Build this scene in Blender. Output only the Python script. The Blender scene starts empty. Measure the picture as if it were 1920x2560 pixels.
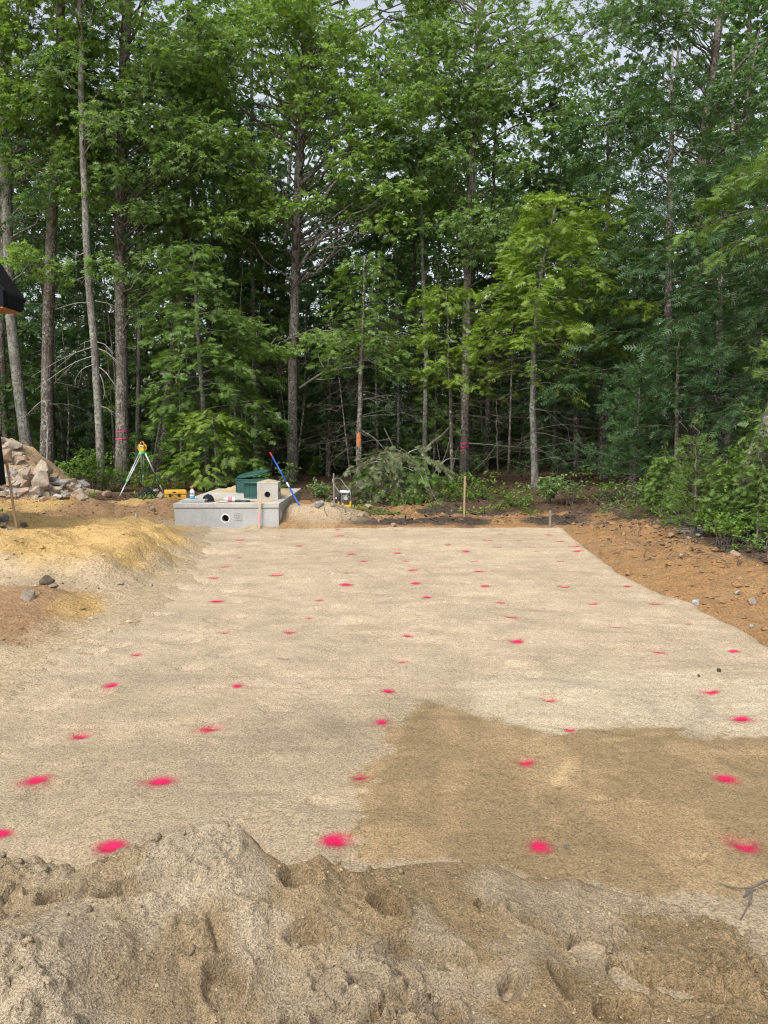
import bpy, bmesh, math, random
import numpy as np
from mathutils import Vector, Matrix

# ------------------------------------------------------------------ camera, sky, sun, exposure
S = bpy.context.scene
COL = S.collection
CAM_H = 1.5
TH = math.atan(200 / 1920)
cd = bpy.data.cameras.new('camera')
cam = bpy.data.objects.new('camera', cd)
COL.objects.link(cam)
cd.sensor_fit = 'VERTICAL'
cd.sensor_height = 32
cd.lens = 24
cd.clip_start = 0.05
cd.clip_end = 2000
cam.location = (0, 0, CAM_H)
cam.rotation_euler = (math.pi / 2 - TH, 0, 0)
S.camera = cam

SUN_EL, SUN_AZ = math.radians(52), math.radians(212)      # azimuth clockwise from +Y
w = bpy.data.worlds.new('World')
S.world = w
w.use_nodes = True
nt = w.node_tree
sky = nt.nodes.new('ShaderNodeTexSky')
sky.sky_type = 'NISHITA'
sky.sun_disc = False
sky.sun_elevation = SUN_EL
sky.sun_rotation = SUN_AZ
sky.air_density = 1.0
sky.dust_density = 4.0
sky.ozone_density = 1.0
hs = nt.nodes.new('ShaderNodeHueSaturation')               # thin even cloud: the blue is washed out
hs.inputs['Saturation'].default_value = 0.36
bg = nt.nodes['Background']
bg.inputs['Strength'].default_value = 0.15
nt.links.new(sky.outputs[0], hs.inputs['Color'])
nt.links.new(hs.outputs[0], bg.inputs['Color'])
sd = bpy.data.lights.new('sun', 'SUN')
sd.energy = 1.5
sd.angle = math.radians(22)
sd.color = (1.0, 0.95, 0.86)
sun = bpy.data.objects.new('sun', sd)
COL.objects.link(sun)
sv = Vector((math.sin(SUN_AZ) * math.cos(SUN_EL), math.cos(SUN_AZ) * math.cos(SUN_EL), math.sin(SUN_EL)))
sun.rotation_euler = (-sv).to_track_quat('-Z', 'Y').to_euler()
S.view_settings.view_transform = 'Standard'
S.view_settings.look = 'None'
S.view_settings.exposure = 0.9
S.view_settings.gamma = 1
S.view_settings.use_curve_mapping = False
S.render.engine = 'CYCLES'
S.cycles.max_bounces = 7
S.cycles.diffuse_bounces = 4
S.cycles.glossy_bounces = 2
S.cycles.transmission_bounces = 4
S.cycles.transparent_max_bounces = 8
S.cycles.use_denoising = True
S.cycles.denoiser = 'OPENIMAGEDENOISE'
S.cycles.denoising_input_passes = 'RGB_ALBEDO_NORMAL'
S.cycles.denoising_prefilter = 'NONE'
S.cycles.filter_width = 1.15
S.cycles.use_adaptive_sampling = True
S.cycles.adaptive_threshold = 0.01

RNG = np.random.default_rng(7)
random.seed(7)

# ------------------------------------------------------------------ helpers: pixel of the photo -> point in the place
def ray(u, v):
    x = (u - 960) / 1920; y = (1280 - v) / 1920
    return np.array([x, math.cos(TH) + y * math.sin(TH), -math.sin(TH) + y * math.cos(TH)])
def P(u, v, z=0.0):                                        # where the sight line meets height z
    d = ray(u, v); t = (z - CAM_H) / d[2]
    return np.array([d[0] * t, d[1] * t, z])
def Q(u, v, Y):                                            # where it meets distance Y
    d = ray(u, v); t = Y / d[1]
    return np.array([d[0] * t, Y, CAM_H + d[2] * t])
def sstep(a, b, x):
    t = np.clip((np.asarray(x, float) - a) / (b - a), 0, 1)
    return t * t * (3 - 2 * t)
_tab = np.random.default_rng(3).random((512, 512))
def vnoise(x, y, s=1.0, o=0):
    x = np.asarray(x, float) * s + 17.3 * o + 100; y = np.asarray(y, float) * s + 31.7 * o + 100
    xi = np.floor(x).astype(int); yi = np.floor(y).astype(int)
    fx = x - xi; fy = y - yi
    fx = fx * fx * fx * (fx * (fx * 6 - 15) + 10); fy = fy * fy * fy * (fy * (fy * 6 - 15) + 10)
    a = _tab[xi % 512, yi % 512]; b = _tab[(xi + 1) % 512, yi % 512]
    c = _tab[xi % 512, (yi + 1) % 512]; d = _tab[(xi + 1) % 512, (yi + 1) % 512]
    return (a * (1 - fx) + b * fx) * (1 - fy) + (c * (1 - fx) + d * fx) * fy - 0.5
def fbm(x, y, s=1.0, n=4, o=0, g=0.5):
    r = 0; a = 1
    for k in range(n):
        r = r + a * vnoise(x, y, s * 2.03 ** k, o + k * 5 + 1); a *= g
    return r
def ridge(x, y, s, n=3, o=0):
    r = 0; a = 1
    for k in range(n):
        r = r + a * (0.5 - 2 * np.abs(vnoise(x, y, s * 2.1 ** k, o + 7 * k))); a *= 0.5
    return r

# ------------------------------------------------------------------ helpers: meshes
class MB:
    def __init__(s): s.v = []; s.t = []; s.q = []; s.n = 0
    def add(s, V, T=None, Qd=None):
        V = np.asarray(V, float).reshape(-1, 3)
        if T is not None and len(T): s.t.append(np.asarray(T, int).reshape(-1, 3) + s.n)
        if Qd is not None and len(Qd): s.q.append(np.asarray(Qd, int).reshape(-1, 4) + s.n)
        s.v.append(V); s.n += len(V)
        return s
    def mesh(s, name, mat, off=(0, 0, 0), smooth=False):
        V = (np.concatenate(s.v) if s.v else np.zeros((0, 3))) - np.asarray(off, float)
        T = np.concatenate(s.t) if s.t else np.zeros((0, 3), int)
        Qd = np.concatenate(s.q) if s.q else np.zeros((0, 4), int)
        m = bpy.data.meshes.new(name)
        m.vertices.add(len(V)); m.vertices.foreach_set('co', V.ravel())
        idx = np.concatenate([T.ravel(), Qd.ravel()])
        m.loops.add(len(idx)); m.loops.foreach_set('vertex_index', idx.astype(np.int32))
        npoly = len(T) + len(Qd)
        m.polygons.add(npoly)
        st = np.concatenate([np.arange(len(T)) * 3, len(T) * 3 + np.arange(len(Qd)) * 4])
        m.polygons.foreach_set('loop_start', st.astype(np.int32))
        m.polygons.foreach_set('use_smooth', np.full(npoly, smooth))
        m.update(calc_edges=True)
        m.validate()
        if mat is not None: m.materials.append(mat)
        return m
    def obj(s, name, mat, parent=None, off=None, smooth=False):
        if off is None: off = parent.location if parent is not None and parent.type == 'EMPTY' else (0, 0, 0)
        return link(name, s.mesh(name, mat, off, smooth), parent)
def link(name, me, parent=None):
    o = bpy.data.objects.new(name, me); COL.objects.link(o)
    if parent is not None: o.parent = parent
    return o
def tag(o, label=None, cat=None, group=None, kind=None):
    if label: o['label'] = label
    if cat: o['category'] = cat
    if group: o['group'] = group
    if kind: o['kind'] = kind
    return o
def thing(name, loc, label, cat, group=None):
    o = bpy.data.objects.new(name, None); COL.objects.link(o)
    o.empty_display_size = 0.1
    o.location = tuple(float(c) for c in loc)
    return tag(o, label, cat, group)
def nrm(a):
    a = np.asarray(a, float)
    return a / np.maximum(np.linalg.norm(a, axis=-1, keepdims=True), 1e-9)
def tube(mb, pts, rad, sides=8, cap=True):
    pts = np.asarray(pts, float); n = len(pts)
    rad = np.broadcast_to(np.asarray(rad, float), (n,))
    t = np.zeros_like(pts); t[1:-1] = pts[2:] - pts[:-2]; t[0] = pts[1] - pts[0]; t[-1] = pts[-1] - pts[-2]
    t = nrm(t)
    up = np.array([1.0, 0, 0]) if abs(t[0][0]) < 0.8 else np.array([0, 1.0, 0])
    a = nrm(np.cross(t, up)); b = np.cross(t, a)
    an = np.arange(sides) * 2 * math.pi / sides
    V = pts[:, None, :] + rad[:, None, None] * (np.cos(an)[None, :, None] * a[:, None, :] + np.sin(an)[None, :, None] * b[:, None, :])
    i = np.arange(n - 1)[:, None] * sides; j = np.arange(sides)[None, :]; k = (j + 1) % sides
    Qd = np.stack([i + j, i + k, i + sides + k, i + sides + j], -1).reshape(-1, 4)
    V = V.reshape(-1, 3); T = []
    if cap:
        V = np.vstack([V, pts[0], pts[-1]]); c0 = n * sides; c1 = c0 + 1
        for j in range(sides):
            k = (j + 1) % sides
            T += [(c0, k, j), (c1, (n - 1) * sides + j, (n - 1) * sides + k)]
    return mb.add(V, T, Qd)
def box(mb, x0, x1, y0, y1, z0, z1):
    V = [(x, y, z) for z in (z0, z1) for y in (y0, y1) for x in (x0, x1)]
    return mb.add(V, None, [(0, 2, 3, 1), (4, 5, 7, 6), (0, 1, 5, 4), (2, 6, 7, 3), (0, 4, 6, 2), (1, 3, 7, 5)])
def bbox_obj(name, dims, mat, parent=None, loc=(0, 0, 0), bevel=0.01, rot=None, seg=2):
    bm = bmesh.new(); bmesh.ops.create_cube(bm, size=1)
    for v in bm.verts: v.co = Vector((v.co.x * dims[0], v.co.y * dims[1], v.co.z * dims[2]))
    if bevel: bmesh.ops.bevel(bm, geom=bm.edges[:], offset=bevel, segments=seg, affect='EDGES', profile=0.5)
    if rot: bmesh.ops.rotate(bm, verts=bm.verts, cent=(0, 0, 0), matrix=rot)
    bmesh.ops.translate(bm, verts=bm.verts, vec=loc)
    return bm_obj(name, bm, mat, parent)
def bm_obj(name, bm, mat, parent=None, smooth=False):
    me = bpy.data.meshes.new(name); bm.normal_update(); bm.to_mesh(me); bm.free()
    if mat: me.materials.append(mat)
    if smooth:
        for p in me.polygons: p.use_smooth = True
    return link(name, me, parent)
def lathe(mb, prof, c=(0, 0, 0), sides=24):
    prof = np.asarray(prof, float); n = len(prof)
    an = np.arange(sides) * 2 * math.pi / sides
    V = np.stack([prof[:, 0][:, None] * np.cos(an), prof[:, 0][:, None] * np.sin(an), np.repeat(prof[:, 1][:, None], sides, 1)], -1).reshape(-1, 3) + np.asarray(c)
    i = np.arange(n - 1)[:, None] * sides; j = np.arange(sides)[None, :]; k = (j + 1) % sides
    return mb.add(V, None, np.stack([i + j, i + k, i + sides + k, i + sides + j], -1).reshape(-1, 4))
def grid(mb, xs, ys, zf):
    X, Y = np.meshgrid(xs, ys); Z = zf(X, Y)
    V = np.stack([X, Y, Z], -1).reshape(-1, 3)
    nx, ny = len(xs), len(ys)
    i = np.arange(ny - 1)[:, None] * nx; j = np.arange(nx - 1)[None, :]
    mb.add(V, None, np.stack([i + j, i + j + 1, i + nx + j + 1, i + nx + j], -1).reshape(-1, 4))
    return X.ravel(), Y.ravel(), Z.ravel()
def smooth_line(pts, n):
    pts = np.asarray(pts, float); d = np.r_[0, np.cumsum(np.linalg.norm(np.diff(pts, axis=0), axis=1))]
    t = np.linspace(0, d[-1], n)
    o = np.stack([np.interp(t, d, pts[:, k]) for k in range(pts.shape[1])], -1)
    for _ in range(2): o[1:-1] = 0.25 * o[:-2] + 0.5 * o[1:-1] + 0.25 * o[2:]
    return o
def col_attr(me, cols, name='soil'):
    a = me.color_attributes.new(name, 'FLOAT_COLOR', 'POINT')
    c = np.ones((len(cols), 4)); c[:, :3] = cols
    a.data.foreach_set('color', c.ravel())
def f_attr(me, vals, name):
    a = me.attributes.new(name, 'FLOAT', 'POINT'); a.data.foreach_set('value', np.asarray(vals, float).ravel())

# ------------------------------------------------------------------ helpers: materials
def new_mat(name):
    m = bpy.data.materials.new(name); m.use_nodes = True
    t = m.node_tree; t.nodes.clear()
    out = t.nodes.new('ShaderNodeOutputMaterial')
    return m, t, out
def nd(t, kind, **kw):
    n = t.nodes.new(kind)
    for k, v in kw.items():
        if k in n.inputs.keys(): n.inputs[k].default_value = v
        else: setattr(n, k, v)
    return n
def ramp(t, fac, stops):
    r = t.nodes.new('ShaderNodeValToRGB')
    e = r.color_ramp.elements
    while len(e) < len(stops): e.new(0.5)
    for el, (p, c) in zip(e, stops):
        el.position = p; el.color = (*c, 1) if len(c) == 3 else c
    t.links.new(fac, r.inputs[0]); return r.outputs[0]
def mix(t, a, b, fac, mode='MIX'):
    m = t.nodes.new('ShaderNodeMix'); m.data_type = 'RGBA'; m.blend_type = mode
    for sock, val in ((m.inputs[0], fac), (m.inputs[6], a), (m.inputs[7], b)):
        if hasattr(val, 'links'): t.links.new(val, sock)
        elif isinstance(val, (int, float)): sock.default_value = val
        else: sock.default_value = (*val, 1)
    return m.outputs[2]
def noise(t, scale, detail=3, rough=0.55, vec=None, stretch=None):
    n = t.nodes.new('ShaderNodeTexNoise')
    n.inputs['Scale'].default_value = scale; n.inputs['Detail'].default_value = detail; n.inputs['Roughness'].default_value = rough
    if vec is None:
        vec = t.nodes.new('ShaderNodeTexCoord').outputs['Object']
    if stretch:
        mp = t.nodes.new('ShaderNodeMapping'); mp.inputs['Scale'].default_value = stretch
        t.links.new(vec, mp.inputs[0]); vec = mp.outputs[0]
    t.links.new(vec, n.inputs['Vector']); return n.outputs['Fac']
def bump(t, h, dist, strength=1.0, prev=None):
    b = t.nodes.new('ShaderNodeBump'); b.inputs['Distance'].default_value = dist; b.inputs['Strength'].default_value = strength
    t.links.new(h, b.inputs['Height'])
    if prev is not None: t.links.new(prev, b.inputs['Normal'])
    return b.outputs[0]
def principled(t, out, colr, rough=0.9, normal=None, metal=0.0, spec=0.3):
    p = t.nodes.new('ShaderNodeBsdfPrincipled')
    if hasattr(colr, 'links'): t.links.new(colr, p.inputs['Base Color'])
    else: p.inputs['Base Color'].default_value = (*colr, 1)
    p.inputs['Roughness'].default_value = rough; p.inputs['Metallic'].default_value = metal
    p.inputs['Specular IOR Level'].default_value = spec
    if normal is not None: t.links.new(normal, p.inputs['Normal'])
    t.links.new(p.outputs[0], out.inputs[0]); return p
def plain(name, c, rough=0.6, metal=0.0, var=0.25, scale=20, spec=0.4, bmp=0.0):
    m, t, out = new_mat(name)
    n = noise(t, scale, 4)
    k = ramp(t, n, [(0.25, tuple(x * (1 - var) for x in c)), (0.75, tuple(min(1, x * (1 + var)) for x in c))])
    nn = bump(t, noise(t, scale * 6, 3), bmp, 1.0) if bmp else None
    principled(t, out, k, rough, nn, metal, spec)
    return m
def soil_mat(name, speck=0.5, bfine=0.004, bmid=0.012, gs=110, dark=0.55, light=1.3):
    """Bare mineral ground: pigment from the vertex colour, grains and crumbs from noise."""
    m, t, out = new_mat(name)
    at = t.nodes.new('ShaderNodeAttribute'); at.attribute_name = 'soil'
    g1 = noise(t, gs, 3, 0.7); g2 = noise(t, gs * 0.22, 4, 0.65); g3 = noise(t, 3.1, 5, 0.6)
    c = mix(t, at.outputs[0], ramp(t, g1, [(0.30, (dark,) * 3), (0.52, (1, 1, 1)), (0.72, (light,) * 3)]), speck, 'MULTIPLY')
    c = mix(t, c, ramp(t, g2, [(0.28, (0.72, 0.70, 0.66)), (0.5, (1, 1, 1)), (0.75, (1.12, 1.1, 1.08))]), 0.8, 'MULTIPLY')
    c = mix(t, c, ramp(t, g3, [(0.3, (0.88, 0.87, 0.84)), (0.6, (1.05, 1.05, 1.05))]), 0.8, 'MULTIPLY')
    b = bump(t, g2, bmid, 0.9)
    b = bump(t, g1, bfine, 1.0, b)
    principled(t, out, c, 0.95, b, 0, 0.15)
    return m
def leaf_mat(name, c1, c2, trans=0.42, gloss=0.02, tcol=None):
    m, t, out = new_mat(name)
    g = t.nodes.new('ShaderNodeNewGeometry')
    c = ramp(t, g.outputs['Random Per Island'], [(0.0, c1), (0.55, tuple((a + b) / 2 for a, b in zip(c1, c2))), (1.0, c2)])
    d = t.nodes.new('ShaderNodeBsdfDiffuse'); t.links.new(c, d.inputs[0])
    tr = t.nodes.new('ShaderNodeBsdfTranslucent')
    tc = mix(t, c, tcol or (1.25, 1.35, 0.55), 1.0, 'MULTIPLY'); t.links.new(tc, tr.inputs[0])
    mx = t.nodes.new('ShaderNodeMixShader'); mx.inputs[0].default_value = trans
    t.links.new(d.outputs[0], mx.inputs[1]); t.links.new(tr.outputs[0], mx.inputs[2])
    gl = t.nodes.new('ShaderNodeBsdfGlossy'); gl.inputs['Roughness'].default_value = 0.45
    m2 = t.nodes.new('ShaderNodeMixShader'); m2.inputs[0].default_value = gloss
    t.links.new(mx.outputs[0], m2.inputs[1]); t.links.new(gl.outputs[0], m2.inputs[2])
    t.links.new(m2.outputs[0], out.inputs[0]); return m
def bark_mat(name, c1, c2, lich=0.0, lc=(0.36, 0.38, 0.33), sc=26):
    m, t, out = new_mat(name)
    rz = noise(t, sc, 4, 0.65, stretch=(1, 1, 0.13))
    c = ramp(t, rz, [(0.30, tuple(x * 0.42 for x in c1)), (0.47, c1), (0.66, c2)])
    if lich:
        l = noise(t, 17, 4, 0.7); l2 = noise(t, 2.2, 2, 0.6)
        f = ramp(t, l, [(0.52 - 0.12 * lich, (0, 0, 0)), (0.62 - 0.1 * lich, (1, 1, 1))])
        f2 = ramp(t, l2, [(0.35, (0.15, 0.15, 0.15)), (0.6, (1, 1, 1))])
        f = mix(t, f, f2, 1.0, 'MULTIPLY')
        c = mix(t, c, lc, f)
    big = noise(t, 1.3, 3, 0.6)
    c = mix(t, c, ramp(t, big, [(0.3, (0.75, 0.72, 0.7)), (0.7, (1.12, 1.12, 1.1))]), 0.9, 'MULTIPLY')
    principled(t, out, c, 0.95, bump(t, rz, 0.02, 1.0), 0, 0.1)
    return m

M = {}
M['sand'] = soil_mat('sand', 0.9, 0.006, 0.012, 120, 0.34, 1.5)
M['sand_near'] = soil_mat('loose_sand', 0.9, 0.007, 0.026, 170, 0.36, 1.5)
M['soil'] = soil_mat('soil', 0.8, 0.010, 0.035, 55, 0.42, 1.45)
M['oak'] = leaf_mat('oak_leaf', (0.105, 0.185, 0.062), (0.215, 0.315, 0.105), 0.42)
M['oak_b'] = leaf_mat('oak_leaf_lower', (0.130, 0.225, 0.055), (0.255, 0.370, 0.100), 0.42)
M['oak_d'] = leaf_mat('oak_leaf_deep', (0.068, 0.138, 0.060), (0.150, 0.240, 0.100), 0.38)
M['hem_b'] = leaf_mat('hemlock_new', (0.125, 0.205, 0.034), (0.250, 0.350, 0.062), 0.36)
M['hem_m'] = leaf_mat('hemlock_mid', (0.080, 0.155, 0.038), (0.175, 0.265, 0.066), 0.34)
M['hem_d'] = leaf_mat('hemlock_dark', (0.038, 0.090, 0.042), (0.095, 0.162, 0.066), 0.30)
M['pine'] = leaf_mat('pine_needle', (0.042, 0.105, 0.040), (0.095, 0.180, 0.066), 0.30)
M['pine_b'] = leaf_mat('pine_needle_young', (0.090, 0.170, 0.036), (0.175, 0.270, 0.064), 0.32)
M['shrub'] = leaf_mat('shrub_leaf', (0.085, 0.165, 0.030), (0.175, 0.275, 0.058), 0.40)
M['shrub_p'] = leaf_mat('shrub_leaf_pale', (0.105, 0.180, 0.060), (0.200, 0.285, 0.110), 0.38)
M['weed'] = leaf_mat('weed_leaf', (0.11, 0.21, 0.03), (0.20, 0.31, 0.055), 0.42)
M['brush'] = leaf_mat('wilted_hemlock', (0.095, 0.120, 0.055), (0.200, 0.220, 0.115), 0.25)
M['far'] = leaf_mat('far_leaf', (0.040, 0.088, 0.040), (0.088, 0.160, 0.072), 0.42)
M['dead_leaf'] = leaf_mat('dead_leaf', (0.060, 0.036, 0.020), (0.15, 0.090, 0.052), 0.15, tcol=(1.1, 0.9, 0.6))
M['bark_oak'] = bark_mat('bark_oak', (0.115, 0.095, 0.085), (0.225, 0.195, 0.175), 0.25)
M['bark_grey'] = bark_mat('bark_grey', (0.115, 0.105, 0.095), (0.20, 0.19, 0.17), 0.7, (0.30, 0.31, 0.27))
M['bark_red'] = bark_mat('bark_pine', (0.098, 0.080, 0.070), (0.185, 0.158, 0.140), 0.15)
M['bark_dark'] = bark_mat('bark_hemlock', (0.085, 0.070, 0.058), (0.16, 0.135, 0.115), 0.2)
M['twig'] = plain('dead_twig', (0.105, 0.09, 0.075), 0.9, 0, 0.4, 9)
M['twig_pale'] = plain('dead_branch_pale', (0.27, 0.255, 0.23), 0.9, 0, 0.35, 9)

# ------------------------------------------------------------------ the lie of the land
def line_px(pts, z=0.0): return np.array([P(u, v, z)[:2] for u, v in pts])
_r = line_px([(1408, 1319), (1442, 1346), (1480, 1380), (1560, 1442), (1650, 1478), (1672, 1490), (1740, 1512), (1770, 1530), (1850, 1570), (1925, 1612), (2060, 1690)])
_l = line_px([(512, 1322), (470, 1345), (505, 1372), (452, 1402), (452, 1440), (400, 1478), (330, 1530), (290, 1575), (190, 1610), (100, 1655), (0, 1720), (-150, 1800)])
_ro = np.argsort(_r[:, 1]); _lo = np.argsort(_l[:, 1])
def padR(y): return np.interp(y, _r[_ro, 1], _r[_ro, 0])
def padL(y): return np.interp(y, _l[_lo, 1], _l[_lo, 0])
PAD_Y = 12.02
def pad_in(x, y):                                          # metres inside the pad's edge (negative outside)
    wob = 0.05 * fbm(x, y, 3.0, 3, 40)
    return np.minimum(np.minimum(x - padL(y), padR(y) - x), PAD_Y - y) + wob
_e = line_px([(1100, 1272), (1400, 1282), (1500, 1295), (1650, 1322), (1760, 1372), (1920, 1452), (2100, 1560)], 0.12)
_eo = np.argsort(_e[:, 1])
def edgeX(y): return np.interp(y, _e[_eo, 1], _e[_eo, 0])   # where the wood begins on the right
def G(x, y):
    x = np.asarray(x, float); y = np.asarray(y, float)
    di = pad_in(x, y)
    left = sstep(0.0, 0.65, padL(y) - x + 0.30 * fbm(x, y, 1.7, 4, 3))
    g = 0.03 + 0.10 * sstep(12.4, 15.5, y) + 0.015 * np.clip(y - 20, 0, 60)
    bench = (0.27 + 0.10 * fbm(x, y, 1.9, 3, 35) + 0.05 * ridge(x, y, 3.2, 3, 36)) * left * sstep(6.6, 7.6, y) * (1 - sstep(10.4, 11.7, y))
    low = 0.13 * left * sstep(4.6, 5.6, y) * (1 - sstep(6.6, 7.2, y)) * sstep(0.1, 0.9, padL(y) - x)
    g = g + bench + low
    g = g + 0.10 * sstep(-3.8, -5.5, x) * (1 - sstep(11, 14, y)) * sstep(7, 9, y)
    berm = 0.20 * np.exp(-((y - 13.5 - 0.25 * (x + 5)) / 0.75) ** 2) * sstep(-3.35, -3.9, x)
    g = g + berm * (1 + 0.9 * fbm(x, y, 1.3, 3, 9))
    g = g - 0.13 * np.exp(-((x + 4.2) ** 2 / 0.5 + (y - 12.9) ** 2 / 0.10))
    mound = np.interp(-(x + 0.18 * fbm(x, y, 1.1, 3, 11)), [5.55, 5.9, 6.3, 6.6, 6.85, 7.2, 7.8], [0, .10, .20, .40, .72, 1.0, 1.22]) * np.exp(-(np.abs(y - 15.6) / 1.25) ** 3)
    g = g + mound * (1 + 0.18 * fbm(x, y, 2.2, 3, 12))
    g = g + 0.24 * np.exp(-((x + 0.98) ** 2 / 0.32 + (y - 12.75) ** 2 / 0.20)) + 0.15 * np.exp(-((x + 1.5) ** 2 / 0.10 + (y - 13.4) ** 2 / 1.2))
    g = g + 0.06 * np.exp(-((x + 2.02) ** 2 / 0.05 + (y - 11.97) ** 2 / 0.012))
    rr = x - padR(y)
    g = g + (0.10 * sstep(0.1, 1.2, rr) + 0.05 * fbm(x, y, 2.4, 4, 21) + 0.05 * ridge(x, y, 3.5, 3, 5) * sstep(0.0, 0.4, rr)) * (rr > -0.3)
    g = g + 0.10 * sstep(-0.6, 0.6, x - edgeX(y)) * (rr > 0)
    back = sstep(12.1, 12.5, y) * (1 - sstep(14.6, 15.6, y))
    g = g + back * (0.05 * ridge(x, y, 2.6, 3, 14) + 0.02)
    rough = sstep(0.05, 0.35, -di)
    g = g + rough * (0.035 * fbm(x, y, 3.3, 4, 2) + 0.022 * ridge(x, y, 6.5, 3, 6))
    g = g + sstep(17, 40, y) * 0.5 * fbm(x, y, 0.12, 3, 30)
    dl = np.minimum(x - padL(y), 9.0)
    inside = np.where(dl < np.minimum(padR(y) - x, PAD_Y - y), sstep(-0.02, 0.75, di), sstep(-0.06, 0.14, di))
    g = g * (1 - inside) - 0.10 * inside
    near = 1 - sstep(2.0, 3.0, y)
    return g * (1 - near) + near * (-0.06)
def soil_colour(x, y):
    sand = np.array([0.365, 0.288, 0.190]); yel = np.array([0.43, 0.292, 0.122]); brn = np.array([0.235, 0.150, 0.082])
    org = np.array([0.265, 0.155, 0.072]); hum = np.array([0.062, 0.048, 0.038]); lit = np.array([0.085, 0.055, 0.036]); grey = np.array([0.355, 0.280, 0.185])
    def mx(a, b, f): return a * (1 - f[:, None]) + b * f[:, None]
    n1 = fbm(x, y, 1.2, 4, 51); n2 = fbm(x, y, 2.8, 4, 52); n3 = fbm(x, y, 5.5, 3, 53)
    c = np.tile(lit, (len(x), 1))
    lf = padL(y) - x
    c = np.tile(org, (len(x), 1)); c = mx(c, brn, 0.7 * sstep(0.0, 0.4, n2))
    leftside = sstep(-1.3, -0.8, lf) * (1 - sstep(12.0, 12.6, y))
    cl = np.tile(grey, (len(x), 1))
    cl = mx(cl, yel, sstep(0.06, 0.42, lf + 0.45 * n1 + 0.2 * n3) * sstep(7.15, 7.9, y + 0.7 * n1 + 0.25 * lf))
    cl = mx(cl, brn * 1.1, sstep(0.25, 0.6, lf + 0.4 * n2) * (1 - sstep(6.4, 6.9, y + 0.5 * n2)) * sstep(4.4, 5.0, y) )
    cl = mx(cl, yel * 0.9, sstep(0.12, 0.3, lf + .3 * n3) * (1 - sstep(0.5, 0.7, lf + .3 * n1)) * sstep(5.6, 5.9, y) * (1 - sstep(6.5, 6.8, y)))
    c = mx(c, cl, leftside)
    bk = sstep(11.7, 12.4, y + 0.3 * n2) * sstep(-3.2, -3.6, x)
    c = mx(c, mx(np.tile(brn, (len(x), 1)), np.tile(yel * 0.85, (len(x), 1)), sstep(0.0, 0.3, n1)), bk)
    c = mx(c, grey, np.exp(-(((x + 3.6) / 0.5) ** 2 + ((y - 12.2) / 0.55) ** 2)).clip(0, 1))
    c = mx(c, np.array([0.40, 0.28, 0.175]), sstep(-5.6, -6.1, x) * sstep(14.0, 14.5, y) * (1 - sstep(17.0, 17.6, y)))
    # strip of black loam behind the pad and along the wood
    rr = x - padR(y)
    strip = sstep(12.0, 12.25, y + 0.2 * n3) * sstep(-0.9, -0.5, x) * (1 - sstep(3.1, 3.6, x))
    c = mx(c, hum, strip * sstep(-0.12, 0.10, n1 + 0.12))
    c = mx(c, hum * 0.9, sstep(-0.12, 0.2, x - edgeX(y) + 0.28 * n2) * (rr > 0) * (y > 4))
    # sand spilled round the tank
    sp = np.exp(-(((x + 1.05) / 0.75) ** 2 + ((y - 12.75) / 0.65) ** 2) ** 2)
    c = mx(c, sand * 0.97, np.clip(sp * 1.3, 0, 1))
    # wood floor
    wf = sstep(14.3, 15.3, y + 0.8 * n1) * (1 - sstep(-5.7, -6.3, x) * (1 - sstep(17.0, 17.6, y)))
    c = mx(c, lit * (1), np.maximum(wf, sstep(0.0, 0.5, x - edgeX(y) + 0.4 * n2) * (y > 4)))
    ash = np.exp(-(((x - ASH[0]) / 0.22) ** 2 + ((y - ASH[1]) / 0.30) ** 2) ** 2) * sstep(-0.1, 0.15, n3 + 0.05)
    c = mx(c, np.array([0.33, 0.33, 0.32]), ash)
    c = mx(c, sand, 1 - sstep(3.8, 4.8, y + 0.8 * n1))
    return c
ASH = P(1733, 1338, 0.15)

def axis(spec):
    out = []
    for a, b, n in spec: out.append(np.linspace(a, b, n, endpoint=False))
    return np.concatenate(out + [[spec[-1][1]]])
mb = MB()
gx = axis([(-300, -60, 8), (-60, -12, 40), (-12, -9, 20), (-9, 6, 270), (6, 10, 40), (10, 60, 50), (60, 300, 8)])
gy = axis([(-200, -10, 8), (-10, 3.5, 24), (3.5, 6.5, 60), (6.5, 16.5, 210), (16.5, 24, 40), (24, 80, 40), (80, 400, 8)])
X, Y, Z = grid(mb, gx, gy, G)
ground = tag(mb.obj('ground', M['soil'], smooth=True), kind='structure')
col_attr(ground.data, soil_colour(X, Y))
def ground_z(x, y): return float(G(np.array([x]), np.array([y]))[0])

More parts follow.
